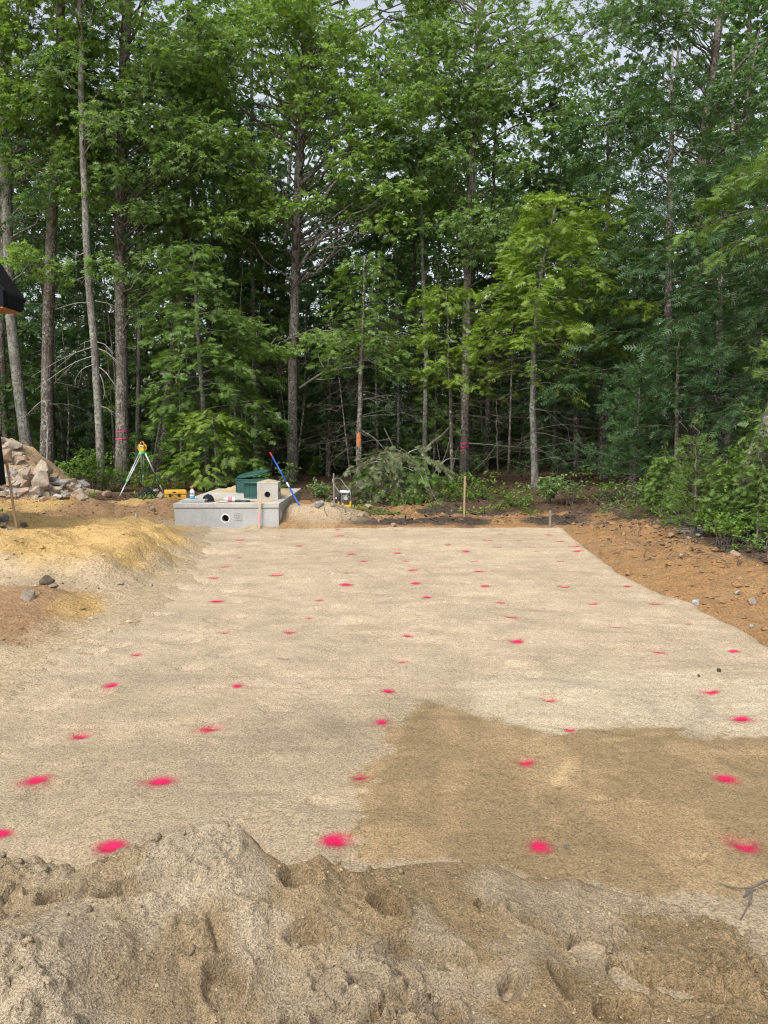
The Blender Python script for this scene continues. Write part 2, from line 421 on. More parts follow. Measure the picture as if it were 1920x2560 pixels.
# ------------------------------------------------------------------ pink survey marks: where they are (full photograph pixels)
MARKS = [(619, 1328), (710, 1328), (704, 1342), (601, 1350), (603, 1368), (600, 1394), (560, 1419), (532, 1446), (542, 1504), (689, 1437), (747, 1366), (798, 1502),
 (847, 1342), (890, 1358), (879, 1388), (907, 1405), (869, 1433), (862, 1462), (845, 1326), (991, 1324), (995, 1383), (1015, 1403), (1035, 1429), (1041, 1461), (1070, 1498),
 (1106, 1348), (1120, 1364), (1165, 1382), (1186, 1402), (1199, 1431), (1216, 1468), (1219, 1350), (1244, 1370), (1251, 1335), (1299, 1351), (1329, 1368), (1342, 1381),
 (1400, 1404), (1428, 1429), (1408, 1467), (1374, 1337), (1402, 1352), (1437, 1367), (1444, 1382), (772, 1545), (1047, 1541), (1250, 1509), (1278, 1550), (1290, 1605),
 (1485, 1510), (1636, 1511), (1541, 1565), (1720, 1562), (1647, 1632), (1836, 1630), (1021, 1592), (1008, 1655), (969, 1730), (1373, 1750), (1772, 1730), (1853, 1807),
 (955, 1812), (1424, 1824), (1318, 1906), (1816, 1954), (900, 1943), (343, 1641), (276, 1719), (594, 1714), (561, 1585), (723, 1579), (711, 1650), (199, 1838), (523, 1826),
 (93, 1951), (397, 1956), (268, 2128), (845, 2112), (1345, 2115), (1854, 2118), (1565, 1468), (2, 2083)]
FAINT = {(710, 1328), (704, 1342), (619, 1328), (845, 1326), (991, 1324), (1251, 1335), (1299, 1351), (772, 1545), (1047, 1541), (561, 1585), (1008, 1655), (603, 1368), (1015, 1403)}
STRONG = {(955, 1812), (1318, 1906), (1816, 1954), (397, 1956), (845, 2112), (1345, 2115), (1854, 2118), (268, 2128), (93, 1951), (523, 1826), (276, 1719)}
MARK_W = [P(u, v, 0) for u, v in MARKS]
mk = np.random.default_rng(12)
MDENT = [(m[0] + mk.uniform(-.015, .015), m[1] + 0.02, mk.uniform(0.010, 0.022) if mk.random() < 0.6 else 0.003) for m in MARK_W]
DENTS = [P(u, v, 0) for u, v in [(1740, 2150), (880, 2148), (1430, 1830), (1240, 1600), (420, 1660), (300, 1660), (560, 1640), (505, 1720), (830, 1650), (1330, 1690), (1190, 1560)]]
pl_ = np.random.default_rng(44)
LINES = []
for k in range(70):
    yy = 2.8 + 9.0 * pl_.random() ** .8; a_ = pl_.normal(0, .22) if k % 4 else pl_.uniform(-1.3, 1.3)
    LINES.append((pl_.uniform(-2.4, 2.6), yy, a_, pl_.uniform(.12, .75) * (1 if k % 4 else .5), pl_.uniform(.008, .018) * pl_.choice([-1, 1]), pl_.uniform(.010, .025)))
SCUFF = [(pl_.uniform(-2.3, 2.5), 2.9 + 8 * pl_.random() ** 1.3, pl_.uniform(.04, .12), pl_.uniform(.025, .05), pl_.uniform(-1.5, 1.5), pl_.uniform(.005, .014)) for k in range(46)]
SCUFF += [(pl_.uniform(-2.35, -1.2), pl_.uniform(4.2, 7.6), pl_.uniform(.08, .16), pl_.uniform(.04, .07), pl_.uniform(-.6, .9), pl_.uniform(.012, .026)) for k in range(26)]
def marks_z(x, y):
    z = 0 * x
    for cx, cy, a_, L, A, w_ in LINES:
        dx, dy = x - cx, y - cy
        m = (np.abs(dx) < L * 1.6) & (np.abs(dy) < L * 1.6)
        if not m.any(): continue
        t = dx[m] * math.cos(a_) + dy[m] * math.sin(a_); d = -dx[m] * math.sin(a_) + dy[m] * math.cos(a_) + .06 * L * np.sin(t / L * 2.2)
        z[m] += A * np.exp(-(t / L) ** 4) * sstep(-w_, w_, d) * np.exp(-np.clip(d, 0, 9) / .10)
    for cx, cy, L, W, a_, A in SCUFF:
        dx, dy = x - cx, y - cy
        m = np.hypot(dx, dy) < L * 1.8
        if not m.any(): continue
        t = dx[m] * math.cos(a_) + dy[m] * math.sin(a_); d = -dx[m] * math.sin(a_) + dy[m] * math.cos(a_)
        r = np.hypot(t / L, d / W) + .2 * fbm(x[m], y[m], 18, 2, 68)
        z[m] += -A * sstep(1.0, .7, r) + .4 * A * np.exp(-((r - 1.2) / .16) ** 2)
    return z
def pad_z(x, y):
    x = np.asarray(x, float); y = np.asarray(y, float)
    z = 0.012 * fbm(x, y, 1.1, 3, 61) + 0.006 * fbm(x, y, 5, 3, 62) + 0.003 * fbm(x, y, 30, 2, 63)
    z = z + 0.007 * np.abs(fbm(x * 0.35, y * 2.0 + 0.6 * vnoise(x, y, 0.7, 9), 1.6, 3, 64)) + 0.010 * sstep(.1, .25, fbm(x * .5, y, 1.4, 3, 67))
    z = z + marks_z(x, y)
    # raked ledges and smoothed streaks
    z = z + 0.008 * (sstep(0.02, 0.05, fbm(x * 0.45, y * 1.25, 1.3, 3, 65)) - 0.5)
    for mx_, my_, d in MDENT:
        z = z - d * np.exp(-(((x - mx_) / 0.035) ** 2 + ((y - my_) / 0.028) ** 2))
    for p in DENTS:
        z = z - 0.018 * sstep(1, 0.6, np.maximum(np.abs(x - p[0]) / 0.045, np.abs(y - p[1]) / 0.03))
    lf = padL(y) + 0.5 - x
    z = z + 0.035 * sstep(0, 0.9, lf) * (1 + 2.4 * fbm(x, y, 4.2, 3, 66))
    di = pad_in(x, y)
    z = z - 0.28 * sstep(0.10, -0.32, di) * (y > 2.6)
    return z + 0.015 * sstep(0.25, 0.05, di) * sstep(0, 0.1, x)
mb = MB()
ys = [1.9]
while ys[-1] < 12.6: ys.append(ys[-1] + 0.012 + 0.0042 * max(0, ys[-1] - 2.4))
X, Y, Z = grid(mb, np.arange(-3.75, 3.75, 0.023), np.array(ys), pad_z)
pad = tag(mb.obj('sand_pad', M['sand'], smooth=True), kind='structure')
def poly_px(pts): return np.array([P(u, v, 0)[:2] for u, v in pts])
def in_poly(x, y, poly):                                   # signed distance, positive inside
    d = np.full(x.shape, 1e9); ins = np.zeros(x.shape, bool)
    for (ax, ay), (bx, by) in zip(poly, np.roll(poly, -1, 0)):
        ex, ey = bx - ax, by - ay
        t = np.clip(((x - ax) * ex + (y - ay) * ey) / (ex * ex + ey * ey), 0, 1)
        d = np.minimum(d, np.hypot(x - ax - t * ex, y - ay - t * ey))
        c = ((ay > y) != (by > y)) & (x < (bx - ax) * (y - ay) / (by - ay + 1e-12) + ax)
        ins ^= c
    return np.where(ins, d, -d)
DAMP = poly_px([(1060, 1752), (1150, 1770), (1290, 1820), (1400, 1845), (1540, 1815), (1660, 1820), (1760, 1850), (1960, 1850), (2100, 2250), (1500, 2230), (1260, 2160), (905, 2140), (895, 2060), (925, 1980), (905, 1930), (960, 1870), (1000, 1800)])
DRY = poly_px([(1160, 1700), (1300, 1690), (1500, 1680), (1700, 1690), (1950, 1720), (1950, 1840), (1760, 1840), (1660, 1815), (1540, 1810), (1400, 1840), (1280, 1800), (1180, 1760)])
def pad_colour(x, y):
    c = np.tile(np.array([0.384, 0.309, 0.218]), (len(x), 1))
    n1 = fbm(x, y, 1.4, 4, 71); n2 = fbm(x, y, 6, 4, 72); n3 = fbm(x * .4, y, 2.2, 4, 73)
    n4 = fbm(x * .35, y * 1.3, 9, 3, 76)
    c = c * (1 + 0.13 * n1 + 0.17 * n2 + 0.11 * n3 + 0.07 * n4)[:, None]
    far = sstep(5.0, 9.0, y)
    c = c * (1 + 0.10 * far)[:, None]
    mid = (1 - sstep(3.6, 5.0, y + 0.6 * n1))
    c = c * (1 - 0.16 * mid)[:, None] * (1 - mid[:, None] * np.array([0.0, 0.01, 0.05]))
    d = sstep(-0.03, 0.02, in_poly(x, y, DAMP) + 0.11 * n2 + 0.07 * fbm(x, y, 18, 3, 74))
    streak = sstep(0.05, 0.25, fbm(x * 1.2, y * 0.6, 2.4, 3, 75))
    damp = np.array([0.228, 0.166, 0.092])[None, :] * (1 + 0.25 * n1 + 0.22 * streak)[:, None]
    c = c * (1 - d[:, None]) + damp * d[:, None]
    w_ = sstep(-0.10, 0.08, in_poly(x, y, DRY) + 0.2 * n1 + 0.12 * n2) * (1 - d)
    c = c * (1 - 0.6 * w_[:, None]) + np.array([0.44, 0.375, 0.27]) * 0.6 * w_[:, None]
    for pts, wd, k_ in STREAKS:
        dd = np.full(x.shape, 9.0)
        for a, b in zip(pts[:-1], pts[1:]):
            e = b - a; t = np.clip(((x - a[0]) * e[0] + (y - a[1]) * e[1]) / (e @ e), 0, 1); dd = np.minimum(dd, np.hypot(x - a[0] - t * e[0], y - a[1] - t * e[1]))
        c = c * (1 + k_ * np.exp(-(dd / wd) ** 2) * (0.7 + 1.4 * n2))[:, None]
    return np.clip(c, 0.02, 0.8)
STREAKS = [(poly_px(p_), wd_, k_) for p_, wd_, k_ in [([(1428, 1878), (1415, 1920), (1402, 1962)], .030, .30), ([(922, 2135), (918, 2030), (915, 1960), (955, 1880), (1010, 1810)], .045, .25), ([(1370, 1950), (1378, 2010), (1395, 2060)], .04, .18), ([(1110, 1700), (1230, 1692), (1420, 1702), (1540, 1735)], .05, -.16),
    ([(1480, 1725), (1620, 1755), (1640, 1800)], .04, -.18), ([(1740, 1740), (1770, 1790), (1720, 1830)], .05, -.18), ([(1520, 1858), (1660, 1830)], .03, .22), ([(1780, 1880), (1900, 1880)], .03, .2), ([(620, 1560), (900, 1560), (1300, 1585)], .05, .14), ([(380, 1690), (560, 1640), (760, 1600)], .06, .14), ([(1000, 1490), (1400, 1480)], .05, .12), ([(640, 1840), (700, 1790), (780, 1770)], .05, -.12), ([(1620, 1560), (1900, 1590)], .04, .12), ([(1080, 1620), (1300, 1660), (1650, 1655)], .06, .14), ([(560, 1480), (700, 1500), (840, 1545)], .05, -.12), ([(330, 1900), (520, 1870), (760, 1880)], .07, -.10)]]
col_attr(pad.data, pad_colour(X, Y))

# the marks themselves: a skin of sprayed paint on the grains, each one a part of the pad
def paint_mat():
    m, t, out = new_mat('pink_paint')
    at = t.nodes.new('ShaderNodeAttribute'); at.attribute_name = 'cover'
    n = noise(t, 210, 3, 0.75)
    a = t.nodes.new('ShaderNodeMath'); a.operation = 'ADD'; t.links.new(at.outputs['Fac'], a.inputs[0]); t.links.new(n, a.inputs[1])
    al = ramp(t, a.outputs[0], [(0.55, (0, 0, 0)), (1.15, (1, 1, 1))])
    p = t.nodes.new('ShaderNodeBsdfPrincipled'); p.inputs['Roughness'].default_value = 0.8
    k = ramp(t, n, [(0.35, (0.34, 0.008, 0.045)), (0.65, (0.70, 0.025, 0.115))])
    t.links.new(k, p.inputs['Base Color']); t.links.new(al, p.inputs['Alpha'])
    t.links.new(bump(t, n, 0.003), p.inputs['Normal']); p.inputs['Specular IOR Level'].default_value = 0.1
    t.links.new(p.outputs[0], out.inputs[0]); return m
M['paint'] = paint_mat()
for k, (px, m0) in enumerate(zip(MARKS, MARK_W)):
    r = mk.uniform(0.070, 0.10) * (1.25 if m0[1] > 6.5 else 1.0); st = 1.0 if m0[1] < 6.5 else 1.4
    if px in FAINT: st *= 0.66; r *= 0.85
    if px in STRONG: st = 1.05; r = mk.uniform(0.095, 0.125)
    st *= mk.uniform(0.75, 1.12); ex = mk.uniform(0.75, 1.3); ang = mk.uniform(-0.5, 0.7)
    rr = np.linspace(0, 1, 9); an = np.arange(20) * 2 * math.pi / 20
    R, A = np.meshgrid(rr, an, indexing='ij')
    lx = R * r * np.cos(A) * ex; ly = R * r * np.sin(A)
    wx = m0[0] + lx * math.cos(ang) - ly * math.sin(ang); wy = m0[1] + lx * math.sin(ang) + ly * math.cos(ang)
    wz = pad_z(wx, wy) + 0.003
    off = mk.uniform(-.25, .25, 2)
    rr2 = np.hypot(R * np.cos(A) - off[0] * R * (1 - R), R * np.sin(A) - off[1])
    cov = st * (0.55 * np.exp(-(rr2 / 0.22) ** 2) + 0.27 * np.exp(-(rr2 / 0.52) ** 2)) + 0.12 * fbm(wx, wy, 22, 3, 81)
    cov = np.minimum(cov, 0.85) - 0.35 * sstep(0.65, 1.0, R)
    q = MB(); ns = 20
    i = np.arange(8)[:, None] * ns; j = np.arange(ns)[None, :]; kk = (j + 1) % ns
    q.add(np.stack([wx, wy, wz], -1).reshape(-1, 3), None, np.stack([i + j, i + ns + j, i + ns + kk, i + kk], -1).reshape(-1, 4))
    o = q.obj('paint_mark', M['paint'], pad, off=(0, 0, 0), smooth=True)
    f_attr(o.data, cov, 'cover')

# ------------------------------------------------------------------ loose sand heaped in the foreground
_b = np.array([P(u, v, z) for u, v, z in [(-500, 2150, .12), (0, 2152, .15), (120, 2172, .15), (200, 2182, .15), (300, 2130, .19), (390, 2102, .21), (480, 2070, .235), (560, 2064, .245), (612, 2082, .235), (662, 2130, .19),
   (722, 2166, .15), (800, 2142, .155), (872, 2186, .115), (950, 2170, .105), (1100, 2150, .085), (1235, 2156, .07), (1300, 2190, .04), (1450, 2200, .025), (1600, 2250, .015), (1920, 2340, .0), (2300, 2400, -.03)]])
_bo = np.argsort(_b[:, 0])
# footprints and scuffs: px, px, half length, half width, turn, depth
FEET = [(592, 2158, .085, .035, -0.6, .040), (722, 2150, .040, .035, 0, .045), (884, 2192, .045, .038, 0, .045), (750, 2240, .060, .045, .3, .028), (778, 2338, .065, .035, .1, .030), (968, 2268, .050, .055, .4, .035),
        (1062, 2362, .115, .060, .1, .030), (1215, 2250, .030, .025, 0, .030), (1330, 2270, .085, .035, -.5, .022), (1470, 2318, .070, .045, .7, .028), (1570, 2392, .050, .070, .2, .026), (1555, 2470, .070, .050, .4, .026),
        (1080, 2500, .075, .050, .5, .028), (735, 2520, .040, .050, 0, .045), (1720, 2420, .100, .035, -.4, .022), (1840, 2380, .050, .022, -.3, .022), (150, 2300, .060, .045, .3, .030), (330, 2290, .110, .050, .4, .030),
        (560, 2440, .060, .080, .2, .030), (1280, 2420, .05, .03, 1.2, .024), (1400, 2400, .03, .075, .1, .02), (1830, 2510, .06, .04, .3, .02), (1250, 2545, .06, .045, .2, .025), (920, 2440, .055, .035, -.3, .02)]
FW = [(P(u, v, .09), a, b_, t_, d) for u, v, a, b_, t_, d in FEET]
def berm_z(x, y):
    wob = 0.035 * fbm(x, y, 7, 3, 91)
    yc = np.interp(x, _b[_bo, 0], _b[_bo, 1]) + 0.02 * fbm(x, x * 0, 9, 3, 90); zc = np.interp(x, _b[_bo, 0], _b[_bo, 2])
    dn = yc - y
    floor = np.interp(x, [-2, -1.2, -0.5, 0, 0.6, 1.2, 2.0], [.12, .11, .07, .05, .03, .015, .0])
    nearz = floor + (zc - floor) * np.exp(-(np.clip(dn, 0, 9) / 0.30) ** 2)
    nearz = nearz + 0.10 * np.exp(-(((x + 0.80) / 0.33) ** 2 + ((y - 1.78) / 0.25) ** 2)) - 0.05 * np.exp(-(((x + 0.30) / 0.25) ** 2 + ((y - 1.80) / 0.25) ** 2))
    nearz = nearz + 0.05 * np.exp(-(((x + 1.25) / 0.3) ** 2 + ((y - 2.15) / 0.12) ** 2)) + 0.035 * np.exp(-(((x - 0.42) / 0.05) ** 2 + ((y - 1.85) / 0.18) ** 2))
    farz = zc - (y - yc) * 1.0 - 0.2 * np.clip(y - yc, 0, 1) ** 2
    z = np.where(dn > 0, nearz, np.maximum(farz, -0.09))
    lumpy = np.interp(x, [-2, -0.9, -0.2, 0.3, 0.9, 1.6], [1.1, 1.1, .85, .55, .36, .25])
    act = sstep(-0.30, -0.02, dn)
    z = z + act * lumpy * ((0.078 * fbm(x, y, 3.2, 3, 92) - 0.014 * ridge(x + wob, y + wob, 5, 2, 93)) * sstep(0.02, 0.30, dn) + (0.12 + 1.15 * sstep(-.10, .20, fbm(x, y, 3.7, 2, 87))) * (0.014 * np.abs(fbm(x, y, 20, 3, 94)) + 0.012 * fbm(x, y, 42, 2, 95)))
    clod = sstep(0.0, 0.25, fbm(x, y, 2.5, 2, 96) + 0.25 * sstep(-0.2, -1.0, x)) * act * (0.35 + 0.65 * sstep(0.05, 0.25, dn))
    z = z + clod * 0.030 * sstep(0.02, 0.16, fbm(x, y, 21, 3, 97)) + clod * 0.012 * sstep(0.02, 0.1, fbm(x, y, 45, 2, 98))
    for p, a, b_, t_, d in FW:
        lx = (x - p[0]) * math.cos(t_) + (y - p[1]) * math.sin(t_); ly = -(x - p[0]) * math.sin(t_) + (y - p[1]) * math.cos(t_)
        r = np.hypot(lx / a, ly / b_) + 0.42 * fbm(x, y, 11, 3, 99)
        tilt = 1 + 0.7 * np.clip((lx / a * math.sin(7 * a + t_) + ly / b_ * math.cos(7 * a)), -1, 1)
        z = z * 1.0 - d * 1.15 * tilt * sstep(1.0, 0.84, r) + 0.45 * d * np.exp(-((r - 1.18) / 0.14) ** 2)
    # a few cracks in the crust
    for (u0, v0, u1, v1) in [(525, 2325, 552, 2398), (1452, 2490, 1462, 2520), (1440, 2520, 1475, 2512)]:
        a = P(u0, v0, .1); b_ = P(u1, v1, .08)
        t = np.clip(((x - a[0]) * (b_[0] - a[0]) + (y - a[1]) * (b_[1] - a[1])) / ((b_[0] - a[0]) ** 2 + (b_[1] - a[1]) ** 2), 0, 1)
        dd = np.hypot(x - a[0] - t * (b_[0] - a[0]), y - a[1] - t * (b_[1] - a[1])) + 0.006 * fbm(x, y, 40, 2, 89)
        z = z - 0.028 * np.exp(-(dd / 0.007) ** 2)
    fade = sstep(1.5, 1.9, np.abs(x - 0.0) ) * sstep(0.1, 0.4, x)
    return z - 0.05 * fade
mb = MB()
bx_ = axis([(-3.2, -1.75, 60), (-1.75, 1.75, 460), (1.75, 3.0, 40)])
by_ = axis([(-0.6, 1.45, 50), (1.45, 2.0, 80), (2.0, 3.0, 120)])
X, Y, Z = grid(mb, bx_, by_, berm_z)
berm = tag(mb.obj('sand_heap', M['sand_near'], smooth=True), kind='structure')
n1 = fbm(X, Y, 3, 4, 101); n2 = fbm(X, Y, 9, 3, 102)
wet = np.clip(0.65 * sstep(-0.10, 0.22, n1 + 0.2 * n2 - 2.2 * (Z - 0.11)) + 0.45 * sstep(-0.9, 0.7, X + 0.5 * n1), 0, 1)
c = np.array([0.362, 0.296, 0.208])[None] * (1 - wet[:, None]) + np.array([0.236, 0.171, 0.096])[None] * wet[:, None]
col_attr(berm.data, c * (1 + 0.2 * n2)[:, None])
def surf_z(x, y):
    x = np.array([float(x)]); y = np.array([float(y)])
    return float(max(G(x, y)[0], pad_z(x, y)[0] if (1.9 < y[0] < 12.6 and abs(x[0]) < 3.7) else -9, berm_z(x, y)[0] if y[0] < 2.9 else -9))

# ------------------------------------------------------------------ stones
ROCK = {}
def rock_mesh(seed, mat):
    if (seed, mat) in ROCK: return ROCK[(seed, mat)]
    r = np.random.default_rng(seed)
    bm = bmesh.new()
    for _ in range(16):
        d = nrm(r.normal(size=3)); d = d * (0.5 / max(np.abs(d)) * 0.55 + 0.5 * 0.45) * r.uniform(0.82, 1.08)
        bm.verts.new(d)
    res = bmesh.ops.convex_hull(bm, input=bm.verts[:])
    bmesh.ops.delete(bm, geom=[v for v in bm.verts if not v.link_faces], context='VERTS')
    bmesh.ops.dissolve_limit(bm, angle_limit=math.radians(14), verts=bm.verts[:], edges=bm.edges[:])
    bmesh.ops.bevel(bm, geom=bm.edges[:], offset=0.03, segments=1, affect='EDGES', profile=0.5)
    me = bpy.data.meshes.new('rock'); bm.normal_update(); bm.to_mesh(me); bm.free()
    me.materials.append(M[mat]); ROCK[(seed, mat)] = me
    return me
def stone_mat(name, c, dust=(0.36, 0.26, 0.16), dusty=0.5):
    m, t, out = new_mat(name)
    n = noise(t, 3.5, 5, 0.7); g = noise(t, 40, 3, 0.7)
    k = ramp(t, n, [(0.3, tuple(x * 0.68 for x in c)), (0.5, c), (0.72, tuple(min(1, x * 1.28) for x in c))])
    k = mix(t, k, ramp(t, g, [(0.35, (0.72, 0.72, 0.72)), (0.65, (1.15, 1.15, 1.15))]), 0.7, 'MULTIPLY')
    k = mix(t, k, dust, ramp(t, noise(t, 1.9, 4, 0.7), [(0.62 - 0.3 * dusty, (0, 0, 0)), (0.80, (0.85,) * 3)]))
    principled(t, out, k, 0.9, bump(t, g, 0.02), 0, 0.2); return m
M['st_tan'] = stone_mat('stone_tan', (0.45, 0.375, 0.295), (0.38, 0.285, 0.18), 0.25)
M['st_grey'] = stone_mat('stone_grey', (0.33, 0.32, 0.30), (0.34, 0.29, 0.22), 0.2)
M['st_dark'] = stone_mat('stone_dark', (0.19, 0.150, 0.11), (0.26, 0.19, 0.12), 0.3)
M['st_orange'] = stone_mat('stone_orange', (0.45, 0.33, 0.235), (0.38, 0.275, 0.165), 0.4)
M['st_white'] = stone_mat('stone_white', (0.60, 0.60, 0.58), (0.45, 0.40, 0.33), 0.1)
rk = np.random.default_rng(21)
def rock(loc, size, mat, label, group=None, seed=None, rot=None, name='rock'):
    o = link(name, rock_mesh(int(rk.integers(0, 14)) if seed is None else seed, mat))
    o.location = tuple(float(v) for v in loc); o.scale = size
    o.rotation_euler = rot or (rk.uniform(-.4, .4), rk.uniform(-.4, .4), rk.uniform(0, 6.28))
    return tag(o, label, 'rock', group)
def mound_hit(u, v):                                       # where a sight line meets the ground sheet
    d = ray(u, v); ts = np.linspace(5, 22, 900)
    x = d[0] * ts; y = d[1] * ts; z = CAM_H + d[2] * ts
    k = np.argmax(G(x, y) > z)
    return np.array([x[k], y[k], z[k]]) if k > 0 else np.array([x[500], y[500], 0.1])
PILE = 'rocks of the rock pile'
KEY = [(105, 1180, 47, 44, 'st_tan', 'large leaning boulder with a flat pale top at the right of the rock pile', 3),
       (104, 1212, 46, 50, 'st_tan', 'pointed wedge-shaped boulder below the leaning boulder of the rock pile', 5),
       (66, 1188, 33, 30, 'st_tan', 'blocky tan boulder left of the pointed wedge boulder in the rock pile', 7),
       (155, 1210, 36, 22, 'st_grey', 'flat grey slab rock tilted at the right end of the rock pile', 2),
       (184, 1204, 20, 15, 'st_orange', 'small rounded tan rock perched on top of the grey rocks beside shrub', 8),
       (184, 1216, 19, 13, 'st_tan', 'pale rock under the small perched rock at the end of the pile', 1),
       (139, 1226, 37, 21, 'st_tan', 'low tan block in front of the grey slab rock', 9),
       (200, 1219, 23, 15, 'st_grey', 'rounded grey rock at the far right of the row of rocks', 4),
       (214, 1212, 22, 13, 'st_grey', 'dull grey rock half behind the last rounded rock by shrub', 6),
       (34, 1112, 42, 25, 'st_tan', 'long boulder lying on the crest of the rock pile', 10),
       (4, 1104, 20, 16, 'st_grey', 'grey rock at the very top of the pile by the house corner', 11),
       (90, 1230, 34, 26, 'st_tan', 'squat brown-sided rock at the foot of the wedge boulder', 12),
       (16, 1143, 36, 30, 'st_orange', 'broad orange-tan boulder high on the pile face above the stake', 13),
       (47, 1149, 28, 15, 'st_orange', 'flat slab with a shaded underside midway up the pile', 0),
       (146, 1242, 20, 11, 'st_white', 'bright pale rock at the front foot of the rock pile', 2),
       (162, 1242, 18, 12, 'st_tan', 'pale angular rock beside the bright pale rock at the pile foot', 3),
       (58, 1230, 36, 17, 'st_orange', 'wide flat rock at the base of the pile behind the stake', 4),
       (26, 1234, 22, 14, 'st_white', 'whitish rock low in the pile just right of the stake', 6),
       (14, 1192, 16, 16, 'st_white', 'white-faced rock beside the house corner halfway down the pile', 5),
       (64, 1212, 24, 22, 'st_orange', 'slanting slab leaning over a dark gap in the pile', 9),
       (140, 1196, 15, 22, 'st_orange', 'upright orange-tan rock behind the leaning boulder', 7),
       (134, 1201, 16, 15, 'st_grey', 'pale grey rock wedged right of the leaning boulder', 8)]
for u, v, wpx, hpx, mat, lab, sd_ in KEY:
    p = mound_hit(u, v + hpx * 0.42); d_ = p[1] / 1920
    sx, sz = wpx * d_ * 1.22, hpx * d_ * 1.25
    rock((p[0], p[1], p[2] + sz * 0.40), (sx, (sx + sz) * 0.5, sz), mat, lab, PILE, sd_, (rk.uniform(-.25, .25), rk.uniform(-.3, .3), rk.uniform(-.5, .5)))
for k in range(330):
    u = rk.uniform(-30, 215); v = rk.uniform(1110, 1252)
    if v < 1098 + 0.80 * u and u < 130 or (u >= 130 and v < 1205): continue
    p = mound_hit(u, v); s = 0.06 + 0.18 * rk.random() ** 1.6
    rock(p, (s * rk.uniform(.9, 1.5), s, s * rk.uniform(.6, 1.0)), ['st_tan', 'st_orange', 'st_tan', 'st_grey'][k % 4], 'small rock bedded in the dirt face of the rock pile', PILE + ' small')
for u, v, wpx, hpx, mat, lab in [(118, 1452, 40, 25, 'st_dark', 'dark brown rock sitting on the yellow soil bank'), (134, 1465, 26, 12, 'st_tan', 'small flat rock in front of the dark brown rock on the yellow bank'),
        (71, 1488, 36, 29, 'st_tan', 'square tan stone half sunk at the edge of the yellow soil'), (378, 1470, 9, 9, 'st_white', 'tiny pale pebble near the crumbling bank corner'),
        (268, 1236, 27, 16, 'st_orange', 'orange-tan rock on the ground left of the tripod leg'), (402, 1238, 14, 16, 'st_tan', 'pale rock between the jacket and yellow case'), (390, 1228, 18, 10, 'st_grey', 'grey rock behind the black jacket'),
        (380, 1270, 15, 11, 'st_tan', 'small tan rock in front of the yellow case on dirt'), (341, 1289, 9, 12, 'st_white', 'white rock upright in the hollow left of the tank'), (218, 1254, 8, 5, 'st_orange', 'small orange stone below the row of rocks'),
        (12, 1296, 26, 17, 'st_grey', 'pale topped grey boulder behind the left stake'), (8, 1312, 26, 12, 'st_dark', 'dark boulder low at the left edge beside the stake'), (58, 1313, 22, 13, 'st_dark', 'dark earthy rock right of the left stake base'), (24, 1320, 14, 7, 'st_grey', 'small grey rock at the left stake base'),
        (798, 1259, 24, 14, 'st_grey', 'blue-grey rock on the ground left of the compactor'), (920, 1265, 22, 10, 'st_tan', 'tan rock right of the compactor among weeds'), (903, 1286, 22, 10, 'st_tan', 'flat tan rock behind the small sand pile'), (948, 1302, 9, 9, 'st_tan', 'pale stone in the dark soil behind the pad'), (982, 1312, 18, 10, 'st_orange', 'orange rock at the back edge of the sand pad'),
        (1678, 1336, 20, 10, 'st_orange', 'orange rock on black soil left of the grey ash'), (1839, 1384, 30, 13, 'st_orange', 'long orange rock at the edge of the black soil'), (1884, 1504, 24, 16, 'st_tan', 'pale yellow flat rock on the orange dirt'), (1843, 1481, 17, 10, 'st_white', 'white quartz rock below the clod on orange dirt'),
        (1752, 1427, 13, 10, 'st_orange', 'round orange stone in the middle of the orange dirt'), (1703, 1387, 10, 6, 'st_white', 'small white stone on the orange dirt slope'), (1543, 1406, 16, 10, 'st_orange', 'orange stone touching the right edge of the pad'), (1740, 1507, 24, 15, 'st_white', 'chunk of pale crusted sand at the right pad edge'),
        (1745, 1338, 13, 8, 'st_white', 'pale lump in the grey ash patch'), (1722, 1344, 14, 6, 'st_white', 'flat pale lump left in the grey ash patch'), (1757, 1345, 8, 5, 'st_white', 'small pale lump at the right of the ash'),
        (1797, 1677, 10, 10, 'st_dark', 'larger of two black pebbles on the sand pad'), (1747, 1688, 7, 6, 'st_dark', 'smaller of two black pebbles on the sand pad'), (1414, 2119, 12, 8, 'st_grey', 'grey pebble beside a pink mark near the sand heap'),
        (1848, 1578, 12, 9, 'st_tan', 'pale stone by the pad edge at far right'), (1880, 1565, 12, 9, 'st_white', 'white stone in the dirt at far right beside the pad')]:
    if v > 1440 and 300 < u and not (u > 1500 and v < 1600 and u > 1720): p = P(u, v + hpx * .4, 0); p[2] = surf_z(p[0], p[1])
    else: p = mound_hit(u, v + hpx * .4)
    d_ = math.hypot(p[1], 1.4) / 1920
    sx, sz = wpx * d_ * 1.1, hpx * d_ * 1.25
    rock((p[0], p[1], p[2] + sz * 0.30), (sx, (sx + sz) / 2, sz), mat, lab)
